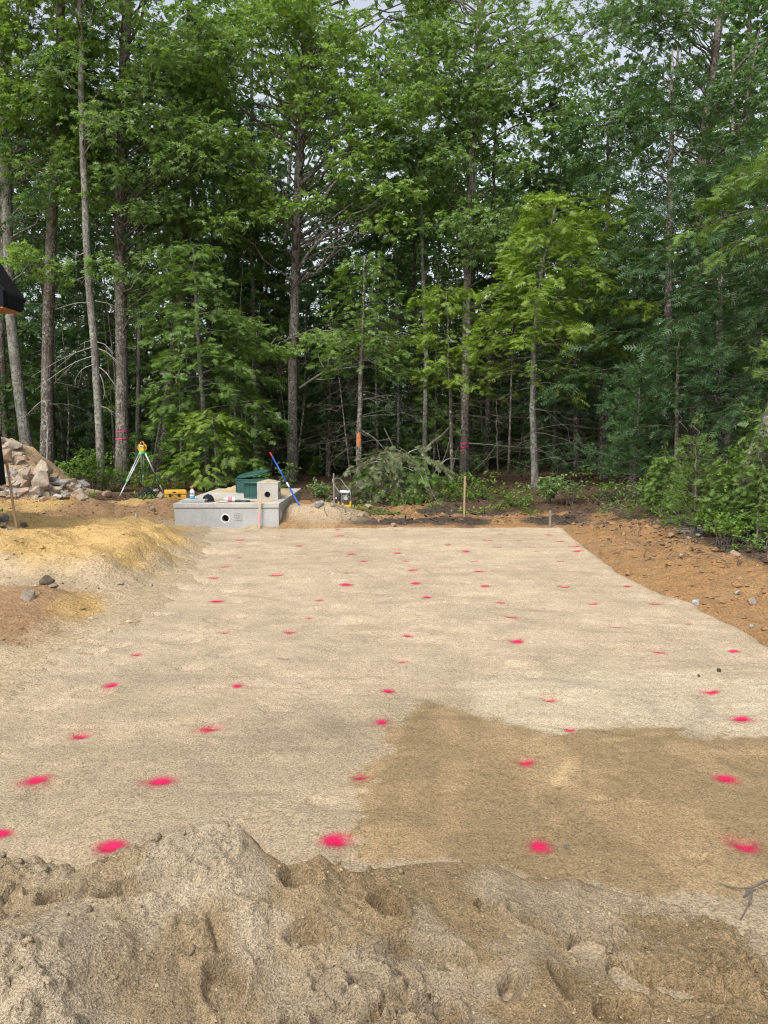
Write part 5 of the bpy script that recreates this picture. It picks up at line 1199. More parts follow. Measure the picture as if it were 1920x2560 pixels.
OAKC = Tree('oak_tree', 'tall central oak with straight grey trunk behind the blue rake', px([(731, 1225), (731, 1120), (732, 960), (735, 800), (740, 640), (742, 540), (748, 420), (756, 280), (766, 100), (772, -50), (778, -350)], 21), .135, .085, M['bark_oak'], seed=9, flare=1.35, sides=12)
t = OAKC
for u, v, rx, n in ((600, 880, .70, 40), (680, 872, .70, 36), (735, 868, .4, 16), (790, 840, .55, 28), (860, 845, .55, 28), (920, 862, .45, 20), (900, 815, .35, 14), (980, 850, .50, 22), (1050, 845, .45, 20), (1000, 885, .35, 12), (1025, 935, .30, 12), (700, 520, .55, 26), (770, 505, .6, 30), (660, 545, .4, 14), (560, 360, .8, 44), (640, 385, .6, 30), (510, 385, .5, 20), (690, 350, .4, 16),
                    (860, 220, .7, 36), (930, 260, .6, 30), (900, 300, .5, 20), (800, 300, .5, 18), (880, 420, .7, 36), (950, 380, .7, 34), (820, 160, .8, 40), (700, 180, .9, 46), (600, 160, .9, 46), (520, 210, .8, 40), (650, 60, 1.0, 50), (780, 40, 1.0, 50), (900, 90, 1.0, 50), (1000, 160, .9, 40), (980, 480, .6, 26), (640, 450, .6, 24), (1010, 300, .7, 30), (760, 260, .6, 24)):
    c = Q(u, v, 19.4 + (u * 7 % 10) * .09); pos = t.pad(c, rx, rx * .38, int(n * 1.05), OAK, .145); t.twigs(c, pos, 4); t.limb(min(max(c[2] - .7 - .2 * abs(c[0] - t.pts[0][0]), 4.0), 14), c, sag=.03)
dead_branch(t, px([(748, 970), (775, 952), (805, 930), (850, 922), (900, 915)], 20.6), .030, M['twig_pale'], [px([(815, 928), (800, 905), (795, 885)], 20.6), px([(790, 948), (820, 950), (838, 944)], 20.6), px([(815, 928), (822, 905), (822, 880)], 20.6)])
c_ = smooth_line(px([(748, 672), (770, 632), (800, 600), (830, 570), (880, 560), (960, 555)], 20.6), 14); tube(t.tr, c_, np.linspace(.05, .014, 14), 6)
c_ = smooth_line(px([(752, 462), (790, 420), (850, 385), (900, 360), (960, 325), (1000, 300)], 20.8), 14); tube(t.tr, c_, np.linspace(.06, .014, 14), 6)
t.oak(12.5, 18, 4.0, 12, toward=.2, ros=28); t.dead(2.0, 7.5, 18, (.4, 1.4)); t.canopy(480, 1080, -60, 560, 19.0, 23, 80, holes=-.02, o=4, dens=36); t.done(M['oak_b'])
t = Tree('hemlock_tree', 'slim hemlock trunk with a raw orange wound right of the compactor', px([(898, 1250), (897, 1180), (898, 1080), (902, 960), (907, 820), (910, 720), (911, 640)], 17.2), .078, .014, M['bark_red'], seed=10, flare=1.25)
t.hemlock(2.9, 5.5, 1.5, .6, 40, .2, FROND, dens=1.2); t.dead(.9, 4.2, 46, (.5, 1.9), .3, .008, 4); t.done(M['hem_m'])
zc = Q(897, 1100, 17.2); p, rr = t.at(zc[2]); q = MB(); a_ = np.linspace(-2.4, -1.0, 6); zz = np.linspace(-.14, .16, 7); A, Z_ = np.meshgrid(a_, zz, indexing='ij'); rr2 = rr + .004
q.add(np.stack([p[0] + rr2 * np.cos(A), p[1] + rr2 * np.sin(A), zc[2] + Z_ + .03 * np.sin(A * 7)], -1).reshape(-1, 3), None, [(i * 7 + j, (i + 1) * 7 + j, (i + 1) * 7 + j + 1, i * 7 + j + 1) for i in range(5) for j in range(6)]); q.obj('bark_wound', M['wound'], t.root)
dead_branch(t, px([(905, 1078), (930, 1090), (950, 1110), (975, 1140)], 16.8), .020, M['bark_red'])
for k, (pts, Yd, r0, lab) in enumerate([([(997, 1190), (996, 1000), (993, 850), (990, 700), (985, 500)], 23, .05, 'thin pale sapling trunk between the wounded hemlock and brush pile'), ([(1063, 1190), (1062, 1060), (1066, 900), (1060, 760), (1055, 600), (1052, 380)], 21, .075, 'slender grey trunk rising directly behind the brush pile'),
      ([(1215, 1220), (1216, 1100), (1222, 950), (1232, 760), (1236, 500), (1240, 250)], 24, .085, 'dark trunk just right of the ribboned slim oak'), ([(1245, 1215), (1243, 1100), (1240, 1000)], 21, .03, 'short thin stem right of the ribboned slim oak'),
      ([(1448, 1220), (1452, 1060), (1456, 900), (1462, 700), (1465, 420)], 26, .10, 'shaded trunk in the dark gap behind the flowering shrubs'), ([(1398, 1230), (1390, 1120), (1390, 980), (1392, 850)], 27, .11, 'dark shaded trunk banded with a faint red tape')]):
    t = Tree('maple_tree', lab, px(pts, Yd), r0, r0 * .4, M['bark_grey'] if k in (0, 1) else M['bark_dark'], seed=20 + k)
    if k != 3: t.oak(6.5, 12, 1.8, 14, leaf=LEAF, size=.19, ros=22)
    t.dead(1.5, 6, 16, (.4, 1.4)); t.done(M['oak_d'])
    if k == 5: tape(t, 1128, 'faint red tape on a shaded trunk deep in the dark gap', mat=M['tape_r'])
OAKR = Tree('oak_tree', 'tall slim oak with pink tapes right of the brush pile', px([(1160, 1225), (1161, 1140), (1163, 1000), (1165, 850), (1170, 680), (1175, 500), (1182, 340), (1192, 160), (1202, 0), (1210, -300)], 20.5), .115, .08, M['bark_oak'], seed=11, flare=1.3, sides=12)
t = OAKR
for u, v, rx, n in ((1090, 250, .9, 40), (1140, 180, .8, 34), (1010, 230, .8, 34), (1290, 210, .9, 40), (1330, 330, .8, 34), (1270, 420, .8, 34), (1100, 420, .8, 34), (1060, 90, 1.0, 46), (1200, 60, 1.0, 46), (1350, 90, 1.0, 46), (1460, 160, .9, 38), (1120, 560, .7, 28), (1260, 560, .7, 28), (1230, 300, .7, 30), (1180, 230, .6, 24), (1420, 260, .8, 34), (1500, 60, .9, 36)):
    c = Q(u, v, 19.6 + (u * 3 % 10) * .12); pos = t.pad(c, rx, rx * .40, int(n * 1.1), OAK, .138); t.twigs(c, pos, 4); t.limb(min(max(c[2] - .8, 4.5), 14), c)
c_ = smooth_line(px([(1184, 330), (1205, 300), (1225, 262), (1250, 240)], 20.5), 8); tube(t.tr, c_, np.linspace(.05, .02, 8), 6)
t.oak(12.5, 18, 3.6, 11, ros=26); t.dead(1.5, 7, 26, (.5, 2.0)); dead_branch(t, px([(1172, 1108), (1230, 1112), (1290, 1118), (1350, 1120)], 18.5), .014, M['twig_pale'], [px([(1240, 1113), (1215, 1150), (1180, 1180)], 18.5), px([(1290, 1118), (1310, 1100), (1330, 1102)], 18.5)]); t.canopy(1000, 1480, -60, 640, 19.2, 22.5, 76, holes=-.02, o=5, dens=34, size=.155); t.done(M['oak'])
tape(OAKR, 1106, 'upper pink tape around the slim oak right of the brush pile', w_=.035); tape(OAKR, 1116, 'lower pink tape around the slim oak right of the brush pile', tail=-2.2)
t = Tree('hemlock_tree', 'bright yellow-green hemlock with wide layered sprays right of centre', px([(1338, 1235), (1336, 1150), (1332, 1020), (1334, 880), (1345, 740), (1362, 640), (1378, 560), (1386, 515)], 16.5), .085, .014, M['bark_grey'], seed=12, flare=1.2)
t.hemlock(3.3, 6.4, 2.15, 1.2, 64, .215, FROND, asym=(-.35, .22), dens=1.55); t.hemlock(2.3, 3.3, 1.5, 1.9, 12, .2, FRONDS, dens=.8); t.dead(.7, 3.4, 44, (.6, 2.0), .3, .008, 4); t.done(M['hem_b'])
t = Tree('hemlock_tree', 'yellow-green hemlock sprays in front of the slim ribboned oak', px([(1130, 1215), (1128, 1080), (1122, 940), (1120, 840), (1118, 730)], 18.2), .05, .012, M['bark_dark'], seed=13); t.hemlock(2.6, 5.4, 1.35, .7, 36, .21, FROND, dens=1.4); t.dead(.7, 2.6, 22, (.5, 1.4), .3, .007, 3); t.done(M['hem_b'])
t = Tree('hemlock_tree', 'mid-green hemlock filling the gap left of the central oak', px([(640, 1220), (640, 1050), (635, 850), (630, 650), (628, 480)], 22.5), .09, .02, M['bark_dark'], seed=14); t.hemlock(1.8, 9.0, 1.9, .6, 64, .27, FRONDS); t.dead(.6, 3, 20); t.done(M['hem_m'])
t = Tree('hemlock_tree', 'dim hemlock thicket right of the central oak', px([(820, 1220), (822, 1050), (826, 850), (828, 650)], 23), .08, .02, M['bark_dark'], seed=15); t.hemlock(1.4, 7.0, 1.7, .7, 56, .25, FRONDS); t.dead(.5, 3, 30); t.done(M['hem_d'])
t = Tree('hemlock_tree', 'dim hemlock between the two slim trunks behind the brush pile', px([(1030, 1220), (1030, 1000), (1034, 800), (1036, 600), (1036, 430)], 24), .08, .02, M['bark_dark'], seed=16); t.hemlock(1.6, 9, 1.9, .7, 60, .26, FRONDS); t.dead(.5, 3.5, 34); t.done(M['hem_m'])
t = Tree('white_pine', 'feathery dark white pine behind the ribboned oak', px([(600, 1200), (598, 900), (590, 620), (585, 420), (580, 250)], 25), .13, .05, M['bark_red'], seed=17); t.pine(5.0, 12, 3.0, 1.4, 12, 6, .17, .9, .25); t.dead(1.5, 5, 20, (.8, 2.0)); t.done(M['pine'])
# right-hand side: nearer and darker
t = Tree('white_pine', 'young blue-green white pine in the shade at right', px([(1584, 1255), (1590, 1150), (1596, 1050), (1602, 960), (1608, 900)], 13.2), .035, .008, M['bark_dark'], seed=30, flare=1.1); t.pine(.75, 2.75, .95, .35, 8, 6, .115, 1.5); t.done(M['pine'])
t = Tree('white_pine', 'small light green pine sapling with upright leader at right', px([(1738, 1340), (1738, 1260), (1740, 1160), (1741, 1052)], 9.8), .022, .006, M['bark_dark'], seed=31, flare=1.1); t.pine(.30, 1.5, .66, .14, 7, 6, .070, 1.5, .5); t.done(M['pine_b'])
t = Tree('pine_tree', 'thick leaning trunk half hidden by leaves at the right edge', px([(1836, 1260), (1862, 1190), (1888, 1140), (1925, 1060), (1975, 900), (2020, 700), (2060, 400)], 9.5), .105, .08, M['bark_oak'], seed=32); t.hemlock(3.6, 7, 1.6, 1.2, 26, .15, FROND, dens=2.0); t.done(M['hem_m'])
t = Tree('maple_tree', 'thin slanting dead trunk crossing the dark wood at right', px([(1800, 1190), (1815, 1100), (1850, 980), (1885, 880), (1905, 780), (1920, 700)], 13.5), .055, .03, M['bark_grey'], seed=33, flare=1.1); t.dead(1.5, 4, 14, (.6, 1.6)); t.done(M['oak_d'])
for k, (pts, Yd, r0, z0, z1, R0, R1, nb, mat, lab) in enumerate([
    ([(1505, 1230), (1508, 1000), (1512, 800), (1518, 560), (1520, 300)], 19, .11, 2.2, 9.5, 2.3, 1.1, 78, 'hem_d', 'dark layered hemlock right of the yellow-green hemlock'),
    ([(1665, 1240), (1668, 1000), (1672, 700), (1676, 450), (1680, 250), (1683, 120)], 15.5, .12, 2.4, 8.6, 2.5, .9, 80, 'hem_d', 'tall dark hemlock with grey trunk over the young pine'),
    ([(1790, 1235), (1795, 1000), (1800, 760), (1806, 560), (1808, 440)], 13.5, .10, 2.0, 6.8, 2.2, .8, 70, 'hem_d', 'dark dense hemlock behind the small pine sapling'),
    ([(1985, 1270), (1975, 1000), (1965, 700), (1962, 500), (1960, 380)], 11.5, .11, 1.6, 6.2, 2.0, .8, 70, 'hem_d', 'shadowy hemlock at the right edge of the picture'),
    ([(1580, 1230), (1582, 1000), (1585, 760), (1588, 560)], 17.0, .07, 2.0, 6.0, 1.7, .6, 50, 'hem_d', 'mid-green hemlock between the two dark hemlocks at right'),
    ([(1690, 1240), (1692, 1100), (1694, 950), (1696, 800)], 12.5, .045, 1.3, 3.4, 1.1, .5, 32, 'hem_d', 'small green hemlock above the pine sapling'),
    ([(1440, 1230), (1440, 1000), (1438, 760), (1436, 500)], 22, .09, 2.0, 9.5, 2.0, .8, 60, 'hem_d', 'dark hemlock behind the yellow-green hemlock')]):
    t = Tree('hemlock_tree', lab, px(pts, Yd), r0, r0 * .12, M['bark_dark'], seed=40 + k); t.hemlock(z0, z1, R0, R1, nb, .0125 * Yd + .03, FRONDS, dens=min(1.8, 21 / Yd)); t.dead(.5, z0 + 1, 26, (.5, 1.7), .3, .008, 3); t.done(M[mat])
t = Tree('oak_tree', 'high thin-crowned oak with forked dark limbs at upper right', px([(1730, 1235), (1735, 900), (1745, 600), (1760, 300), (1790, 120), (1830, -100)], 18.5), .13, .07, M['bark_dark'], seed=60)
for u, v, rx, n in ((1640, 120, .8, 30), (1720, 60, .8, 30), (1800, 250, .7, 26), (1880, 230, .7, 26), (1690, 260, .8, 30), (1900, 30, .6, 20), (1780, 20, .5, 16), (1600, 30, .9, 34), (1560, 200, .9, 34), (1860, 330, .7, 26), (1910, 160, .4, 10)):
    c = Q(u, v, 18); pos = t.pad(c, rx, rx * .4, n, OAK, .14); t.twigs(c, pos, 7); t.limb(c[2] - .9, c)
for pts in ([(1752, 420), (1810, 380), (1860, 300), (1880, 180), (1900, 60)], [(1755, 380), (1800, 240), (1850, 150), (1920, 100)]):
    c_ = smooth_line(px(pts, 18.4), 10); tube(t.tr, c_, np.linspace(.06, .02, 10), 6)
t.canopy(1480, 1960, -60, 420, 17, 20, 38, o=6, dens=36, size=.14, holes=-.02); t.oak(11.5, 16, 3.0, 12, ros=18, size=.14); t.done(M['oak_d'])
t = Tree('pine_tree', 'pine bough with bright needles poking in at the right edge', px([(1960, 1300), (1958, 1150), (1956, 1000), (1952, 880)], 8.6), .04, .015, M['bark_dark'], seed=61, flare=1.1); t.pine(.9, 3.2, .50, .30, 6, 5, .075, 1.2, .2); t.done(M['pine_b'])

for k, (u, v0, Yd, h, R0, mat, lab) in enumerate([(1892, 1330, 8.6, 1.45, .45, 'hem_m', 'young feathery hemlock in front of the leaning trunk at right'), (1812, 1330, 9.3, .95, .36, 'hem_m', 'small feathery hemlock just left of the leaning trunk'), (1655, 1270, 11.6, .95, .38, 'hem_m', 'small hemlock sapling under the young pine')]):
    b0 = Q(u, v0, Yd); b0[2] = ground_z(b0[0], Yd); t = Tree('hemlock_tree', lab, [b0, b0 + [.02, 0, h * .5], b0 + [.0, 0, h]], .022, .005, M['bark_dark'], seed=70 + k, flare=1.1, sides=6)
    t.hemlock(b0[2] + .25, b0[2] + h * .97, R0, .15, 46, .115, FROND, dens=2.0, droop=.3); t.done(M[mat])

# ------------------------------------------------------------------ the wood behind: prototypes copied, then one far mass
bg_r = np.random.default_rng(77)
def proto(kind, seed):
    r = np.random.default_rng(seed); h = r.uniform(13, 17)
    pts = [(0, 40, 0), (r.normal(0, .15), 40, h * .4), (r.normal(0, .35), 40, h * .7), (r.normal(0, .5), 40, h)]
    bk = [M['bark_dark'], M['bark_oak'], M['bark_red'], M['bark_grey']][seed % 4]
    t = Tree('forest_tree', 'forest tree', pts, r.uniform(.09, .16), .04, bk, seed=seed, sides=7)
    if kind == 'oak': t.oak(3.4, h, 2.7, 46, leaf=LEAF, size=.24, ros=26, per=5, twig=2); m = M['oak_d']
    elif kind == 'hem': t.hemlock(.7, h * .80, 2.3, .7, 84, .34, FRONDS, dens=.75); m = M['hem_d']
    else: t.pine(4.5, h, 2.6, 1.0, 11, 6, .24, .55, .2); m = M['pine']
    t.dead(.8, 4.5, 22, (.5, 1.6), .3, .010, 2); return t.done(m)
def low_proto(seed, h, R0, mat):
    t = Tree('understory_hemlock', 'hemlock', [(0, 41, 0), (.1, 41, h * .5), (0, 41, h)], .06, .012, M['bark_dark'], seed=seed, sides=6)
    t.hemlock(.35, h * .97, R0, .4, 62, .27, FRONDS, dens=1.15, droop=.28); return t.done(M[mat])
lows = [low_proto(231, 8.0, 2.1, 'hem_m'), low_proto(232, 6.0, 1.9, 'hem_m'), low_proto(233, 9.5, 2.2, 'hem_d')]
protos = [proto('oak', 201), proto('hem', 202), proto('oak', 203), proto('hem', 204), proto('pine', 205), proto('oak', 206)]
spots = []
for row, (Yd, n, half) in enumerate([(25.5, 11, 16), (29, 12, 18), (33, 12, 21)]):
    for k in range(n): spots.append((-half + 2 * half * (k + .5) / n + bg_r.normal(0, .5), Yd + bg_r.normal(0, .9)))
spots += [(-13.5, 20), (-12.0, 16.5), (-15, 14), (-10.8, 22), (11.5, 20), (13, 16), (9.4, 23), (8.5, 12.5), (10.5, 9.0), (7.8, 9.0), (12.5, 12)]
GB = 'forest trees standing deep in the wood'
def copy_tree(o, loc, rz, sc):
    c = o.copy(); COL.objects.link(c); c.location = loc; c.rotation_euler = (0, 0, rz); c.scale = (sc,) * 3
    for ch in list(o.children):
        d = ch.copy(); COL.objects.link(d); d.parent = c
    return c
KL = {0: 'broadleaf tree deep in the wood behind the front trunks', 1: 'dark hemlock deep in the wood behind the front trunks', 2: 'feathery pine deep in the wood behind the front trunks'}
used = set()
for k, x in enumerate(np.concatenate([np.linspace(-12.5, 12.5, 17), np.linspace(-13, 13, 13)])):
    x += bg_r.normal(0, .35); y = bg_r.uniform(22.5, 27.5) if k < 17 else bg_r.uniform(28, 33); pr_ = lows[k % 3]; loc = (x, y, ground_z(x, y)); rz = bg_r.uniform(0, 6.28); sc = bg_r.uniform(.8, 1.2) * (1 if k < 17 else 1.3)
    if k < 3: o = pr_; o.location = loc; o.rotation_euler = (0, 0, rz); o.scale = (sc,) * 3
    else: o = copy_tree(pr_, loc, rz, sc)
    o['label'] = 'low dim hemlock filling the shade between the front trunks'; o['group'] = 'low hemlocks in the forest shade'
for k, (x, y) in enumerate(spots):
    i = int(bg_r.integers(0, 6)); pr_ = protos[i]; loc = (x, y, ground_z(x, y)); rz = bg_r.uniform(0, 6.28); sc = bg_r.uniform(.70, 1.02)
    if i in used: o = copy_tree(pr_, loc, rz, sc)
    else: used.add(i); o = pr_; o.location = loc; o.rotation_euler = (0, 0, rz); o.scale = (sc,) * 3
    kd = [0, 1, 0, 1, 2, 0][i]; o['label'] = KL[kd]; o['group'] = GB + ' ' + ['broadleaf', 'hemlock', 'pine'][kd]; o.name = ['forest_broadleaf', 'forest_hemlock', 'forest_pine'][kd]
for i, pr_ in enumerate(protos):
    if i not in used: pr_.location = (-17 + i, 36, ground_z(-17 + i, 36)); pr_['label'] = KL[[0, 1, 0, 1, 2, 0][i]]; pr_['group'] = GB + ' ' + ['broadleaf', 'hemlock', 'pine'][[0, 1, 0, 1, 2, 0][i]]
# thin trunks that can be told apart in the shade
sp = []
for k in range(6):
    q = MB(); r = np.random.default_rng(300 + k); h = r.uniform(4, 7.5); pts = smooth_line([(0, 0, -.1), (r.normal(0, .1), r.normal(0, .1), h * .4), (r.normal(0, .3), r.normal(0, .3), h)], 12)
    tube(q, pts, np.linspace(r.uniform(.022, .045), .006, 12), 6); tm_ = q.mesh('trunk', M[['bark_oak', 'bark_dark'][k % 2]], smooth=True)
    q = MB()
    for _ in range(26):
        z = r.uniform(.8, h * .8); a = r.uniform(0, 6.28); l = r.uniform(.3, 1.3); p = np.array([np.interp(z, pts[:, 2], pts[:, j]) for j in range(3)])
        c = curve(p, p + [l * math.cos(a), l * math.sin(a), r.uniform(-.5, .3) * l], -.05, 6, .08, r); tube(q, c, np.linspace(.007, .002, 6), 3, False)
        for _ in range(3): e = c[3] + .4 * l * nrm(r.normal(size=3) + [math.cos(a), math.sin(a), -.3]); tube(q, curve(c[3], e, 0, 4, .08, r), np.linspace(.004, .0015, 4), 3, False)
    sp.append((tm_, q.mesh('dead_twigs', M['twig'])))
for k in range(64):
    x, y = bg_r.uniform(-11, 11), bg_r.uniform(19.5, 31)
    if abs(x) > .5 * y + 2: continue
    o = thing('shaded_sapling', (x, y, ground_z(x, y)), 'thin bare understory stem standing in the forest shade', 'sapling', 'bare stems in the forest shade'); o.rotation_euler = (bg_r.normal(0, .05), bg_r.normal(0, .05), bg_r.uniform(0, 6.28))
    for nm, me in zip(('trunk', 'dead_twigs'), sp[k % 6]): tag(link(nm, me, o), kind='stuff' if nm == 'dead_twigs' else None)
def far_mass(n, seed):
    r = np.random.default_rng(seed); q = MB()
    x = r.uniform(-46, 46, n); y = r.uniform(38, 62, n); f = r.random(n); z = .4 + 23 * f ** 1.25
    cl = fbm(x * .45 + y * .2, z * .45, 1.0, 3, 140); keep = cl > .02 - .50 * (1 - f) ** 2; x, y, z = x[keep], y[keep], z[keep]; m = len(x)
    place(q, QUADL, np.stack([x, y, z], -1), r.normal(size=(m, 3)), r.normal(size=(m, 3)) + [0, 0, .6], r.uniform(.30, .60, m)); return q
fq = far_mass(80000, 9); r = np.random.default_rng(91); n = 26000
x = r.uniform(-46, 46, n); y = r.uniform(35, 42, n); z = .2 + 8.5 * r.random(n) ** 1.5
place(fq, QUADL, np.stack([x, y, z], -1), r.normal(size=(n, 3)), r.normal(size=(n, 3)) + [0, 0, .6], r.uniform(.25, .55, n))
fm = fq.obj('distant_woodland', M['far']); tag(fm, 'far leafy woodland seen as one mass between the nearer trees', 'woodland', kind='stuff')

# ------------------------------------------------------------------ shrubs, brush pile, weeds, litter
def shrub(u, v, Yd, rx, rz, n, size, mat, label, seed, leaf=LEAF, stems=9, name='shrub', per=4):
    c = Q(u, v, Yd); g = ground_z(c[0], Yd); root = thing(name, (c[0], Yd, g), label, 'shrub', 'shrubs along the edge of the wood'); r = np.random.default_rng(seed)
    h = max(c[2] - g, .2); q = MB(); s = MB()
    nb = max(10, n // 9); d = nrm(r.normal(size=(nb, 3))) * r.random((nb, 1)) ** .38
    ends = np.array([c[0], Yd, g + h]) + d * [rx, rx * .8, rz]; ends[:, 2] = np.maximum(ends[:, 2], g + .08)
    for k in range(min(nb, stems * 3)): b = np.array([c[0] + r.normal(0, .16 * rx), Yd + r.normal(0, .12 * rx), g - .03]); tube(s, curve(b, ends[k], .05, 6, .06, r), np.linspace(.007, .002, 6), 4, False)
    pos = (ends[:, None] + r.normal(size=(nb, 9, 3)) * [.085, .085, .055]).reshape(-1, 3); m = len(pos); pos[:, 2] = np.maximum(pos[:, 2], g + .04)
    pp = np.repeat(pos, per, 0) + .012 * r.normal(size=(m * per, 3)); ax = r.normal(size=(m * per, 3)) * [1, 1, .45] + [0, 0, .15]
    place(q, leaf, pp, ax, np.array([0, 0, 1]) + .45 * r.normal(size=(m * per, 3)), size * r.uniform(.6, 1.25, m * per))
    s.obj('stems', M['twig'], root); q.obj('foliage', M[mat], root); return root
shrub(178, 1195, 16.8, .50, .32, 260, .065, 'shrub', 'dense green shrub nearest the rock pile', 1)
shrub(235, 1168, 17.2, .42, .45, 240, .065, 'shrub', 'taller green shrub at the foot of the lichen-speckled trunk', 2)
shrub(290, 1192, 17.6, .40, .30, 200, .065, 'shrub', 'green shrub between the lichen trunk and thick ribboned oak', 3)
shrub(345, 1180, 19.0, .45, .38, 160, .065, 'shrub', 'leafy shrub seen between the tripod legs', 4)
shrub(400, 1215, 18.0, .35, .20, 120, .06, 'shrub', 'low shrub behind the right tripod leg', 5)
shrub(715, 1205, 16.8, .38, .42, 110, .075, 'shrub_p', 'loose shrub behind the green risers beside the rake', 6)
shrub(805, 1225, 16.0, .32, .30, 60, .08, 'shrub_p', 'thin pale-leaved shrub left of the compactor', 7)
shrub(1190, 1225, 15.6, .55, .38, 240, .07, 'shrub', 'green shrub at the foot of the slim ribboned oak', 8)
shrub(1130, 1250, 14.8, .50, .22, 170, .06, 'shrub', 'low green shrub right of the brush pile behind stake', 9)
shrub(1290, 1262, 14.2, .55, .16, 170, .06, 'shrub', 'low weedy shrub between the tall stake and the short stake', 10)
shrub(1430, 1215, 13.6, .34, .32, 110, .065, 'shrub_p', 'pale-leaved shrub right of the short grey stake', 11)
shrub(1375, 1215, 13.8, .20, .22, 50, .09, 'shrub_p', 'small bright sapling with large pale leaves above the short stake', 12)
shrub(1505, 1255, 13.3, .36, .15, 100, .055, 'shrub', 'low bright shrub right of the pale-leaved shrub', 13)
shrub(1570, 1248, 12.6, .40, .20, 130, .055, 'shrub_p', 'leafy shrub under the young blue-green pine', 14)
shrub(1650, 1225, 11.9, .40, .34, 180, .055, 'shrub', 'dense shrub between the young pine and small pine sapling', 15)
shrub(1715, 1290, 10.5, .36, .20, 150, .05, 'shrub', 'shrub at the base of the small pine sapling', 16)
shrub(1795, 1310, 9.4, .36, .22, 170, .05, 'shrub', 'bright shrub in front of the thick leaning trunk', 17)
shrub(1860, 1290, 9.0, .38, .36, 220, .05, 'hem_m', 'dark leafy shrub at the foot of the leaning trunk', 18)
shrub(1905, 1340, 8.2, .34, .28, 190, .048, 'shrub', 'bright green shrub at the right edge beside the black soil', 19)
shrub(1888, 1170, 9.0, .34, .42, 240, .055, 'shrub', 'tall leafy stems in front of the leaning trunk at right edge', 20)
shrub(1810, 1380 - 70, 8.6, .30, .14, 120, .055, 'shrub', 'low leaves overhanging the black soil at right', 21)
shrub(1590, 1284, 11.6, .50, .08, 110, .05, 'shrub', 'low ground shrubs behind the black soil right of centre', 22)
shrub(990, 1262, 14.4, .60, .16, 150, .055, 'shrub', 'green weeds at the foot of the brush pile', 23)
for k, (u, v, Yd) in enumerate([(822, 1268, 13.6), (908, 1276, 13.5), (890, 1286, 13.2), (960, 1288, 13.2), (992, 1284, 13.3), (930, 1290, 13.1), (372, 1254, 14.8), (372, 1266, 14.4), (400, 1248, 15.0), (10, 1312, 10.9), (232, 1247, 14.8), (348, 1246, 15.4), (1250, 1275, 13.6), (1330, 1282, 13.2), (1310, 1268, 13.8), (1080, 1270, 13.9), (1160, 1280, 13.5), (1210, 1276, 13.5)]):
    c = Q(u, v, Yd); g = ground_z(c[0], Yd); r = np.random.default_rng(500 + k); q = MB(); m = 26
    root = thing('weed', (c[0], Yd, g), 'small bright green weed growing from the disturbed soil', 'weed', 'small weeds around the site'); h = r.uniform(.06, .16)
    pos = np.array([c[0], Yd, g]) + r.normal(size=(m, 3)) * [.09, .06, 0] + np.stack([0 * r.random(m), 0 * r.random(m), r.uniform(.2, 1, m) * h], -1)
    place(q, LEAF, pos, r.normal(size=(m, 3)) * [1, 1, .3] + [0, 0, .3], np.array([0, 0, 1]) + .4 * r.normal(size=(m, 3)), r.uniform(.05, .09, m)); s = MB()
    for p in pos[::3]: tube(s, [(c[0], Yd, g - .02), p], [.004, .002], 4, False)
    q.obj('leaves', M['weed'], root); s.obj('stem', M['weed'], root)
# brush pile: cut hemlock boughs heaped tip-down
bc = np.array([Q(985, 1260, 15.0)[0], 15.0, ground_z(.2, 15.0)]); br = np.random.default_rng(601)
bp = thing('brush_pile', bc, 'heap of cut wilting hemlock boughs at the edge of the wood', 'brush pile'); s = MB()
for k in range(66):
    q = MB(); f_ = br.normal(0, .36); top = bc + [f_ + .05, br.normal(.05, .25), br.uniform(.12, 1.05) * math.exp(-(f_ / .75) ** 2)]; a = br.uniform(0, 6.28); l = br.uniform(.4, 1.05); d = nrm(np.array([math.cos(a), math.sin(a) * .8 - .3, br.uniform(-.8, .35)])); t_ = np.linspace(0, 1, 8)
    c = top + d * (t_ * l)[:, None]; c[:, 2] += .15 * l * t_ - .35 * l * t_ ** 2.2; c[:, 2] = np.maximum(c[:, 2], bc[2] + .03)
    m = int(30 * l) + 5; tt = .25 + .75 * br.random(m); B = np.stack([np.interp(tt, t_, c[:, j]) for j in range(3)], -1) + .03 * br.normal(size=(m, 3)); B[:, 2] = np.maximum(B[:, 2], bc[2] + .03)
    place(q, FROND, B, d + .45 * br.normal(size=(m, 3)) - [0, 0, .55], br.normal(size=(m, 3)) + [0, -.2, .3], br.uniform(.09, .19, m))
    b_o = q.obj('cut_bough', M['brush'] if k % 3 else M['hem_m'], bp); q = MB(); tube(q, c, np.linspace(.011, .003, 8), 4, False); q.obj('stem', M['twig_pale'] if k % 4 == 0 else M['twig'], b_o, off=bp.location)
def brush_limb(pts, Yd, r0, mat): q = MB(); tube(q, smooth_line(px(pts, Yd), 12), np.linspace(r0, r0 * .3, 12), 5); return q.obj('bare_limb', mat, bp)
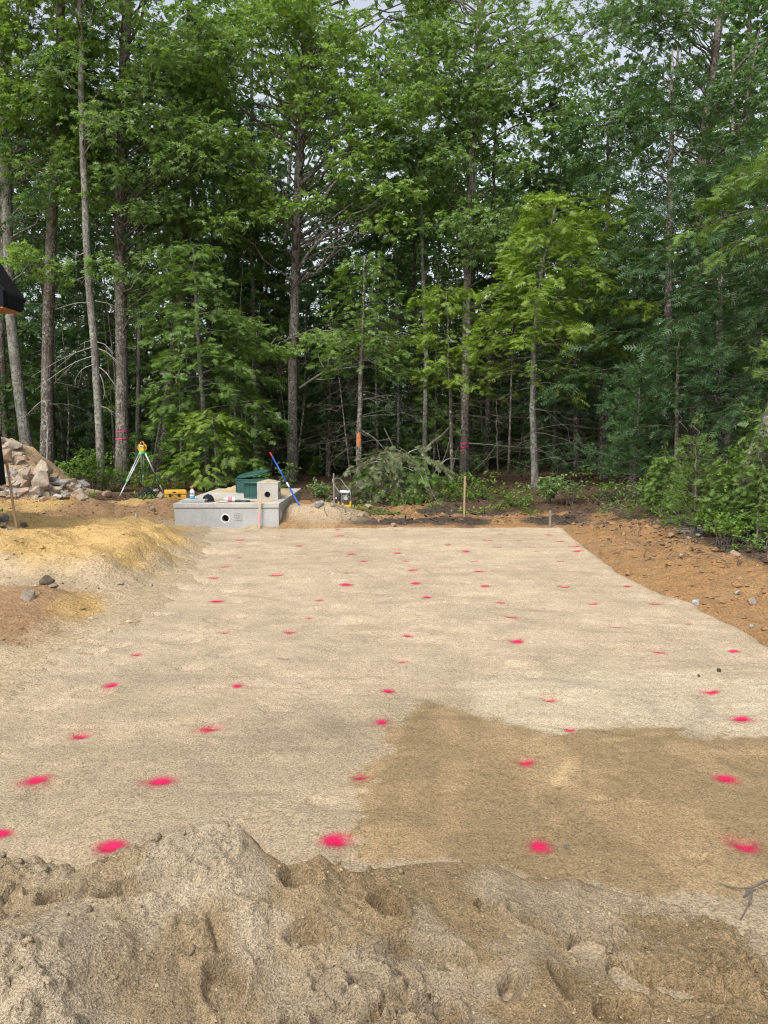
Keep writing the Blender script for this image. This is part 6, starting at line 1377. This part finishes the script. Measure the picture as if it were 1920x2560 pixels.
for pts, Yd, r0, mm in (([(960, 1070), (985, 1120), (1010, 1180), (1035, 1250)], 15.3, .012, 'twig'), ([(1060, 1170), (1075, 1220), (1100, 1270), (1108, 1280)], 14.4, .010, 'twig_pale'), ([(1055, 1140), (1080, 1105), (1105, 1090), (1130, 1060)], 16.5, .040, 'bark_dark'), ([(1080, 1190), (1110, 1150), (1125, 1100), (1128, 1060)], 16.2, .014, 'twig'),
     ([(1095, 1200), (1100, 1150), (1092, 1110), (1090, 1085)], 16.0, .012, 'twig'), ([(1120, 1200), (1135, 1160), (1140, 1130), (1150, 1110)], 16.0, .011, 'twig'), ([(940, 1270), (920, 1230), (905, 1200)], 14.8, .008, 'twig'), ([(925, 1275), (950, 1220), (965, 1150)], 14.9, .008, 'twig'), ([(1090, 1170), (1120, 1145), (1150, 1148)], 16, .012, 'twig_pale')): brush_limb(pts, Yd, r0, M[mm])
# leaf litter and sticks on the black loam and under the trees
lr = np.random.default_rng(700); q = MB(); N = 15000
x = lr.uniform(-9, 9, N); y = lr.uniform(8, 27, N)
k = ((x > edgeX(y) - .5 + .3 * lr.normal(size=N)) & (x > padR(y) + .2)) | ((y > 14.2 + .6 * lr.normal(size=N)) & ((x > -5.6) | (y > 17.3)) & ((x < TX0 - .1) | (x > TX1 + .1) | (y > TY1 + .1))) | ((y > 12.3) & (x > -.9) & (lr.random(N) < .4)); x, y = x[k], y[k]; m = len(x)
place(q, LEAF, np.stack([x, y, G(x, y) + .012], -1), lr.normal(size=(m, 3)) * [1, 1, .25], np.array([0, 0, 1]) + .35 * lr.normal(size=(m, 3)), lr.uniform(.05, .12, m))
tag(q.obj('leaf_litter', M['dead_leaf']), 'brown dead leaves littering the ground under the trees', 'leaf litter', kind='stuff')
q = MB()
for k in range(240):
    if k % 2: yy = lr.uniform(12.2, 15.5); xx = lr.uniform(-1.0, 5.0)
    else: yy = lr.uniform(7.5, 13); xx = edgeX(yy) + lr.normal(-.1, .45)
    if xx < padR(yy) + .15 and yy < 12.2: continue
    a = lr.uniform(0, 6.28); l = lr.uniform(.08, .45); e = np.array([xx + l * math.cos(a), yy + l * math.sin(a)]); z0, z1 = ground_z(xx, yy), ground_z(*e)
    tube(q, curve((xx, yy, z0 + .01), (e[0], e[1], z1 + .02), .1, 5, .05, lr), np.linspace(.006, .002, 5), 4, False)
tag(q.obj('ground_sticks', M['twig']), 'broken sticks and roots strewn on the dark soil', 'sticks', kind='stuff')
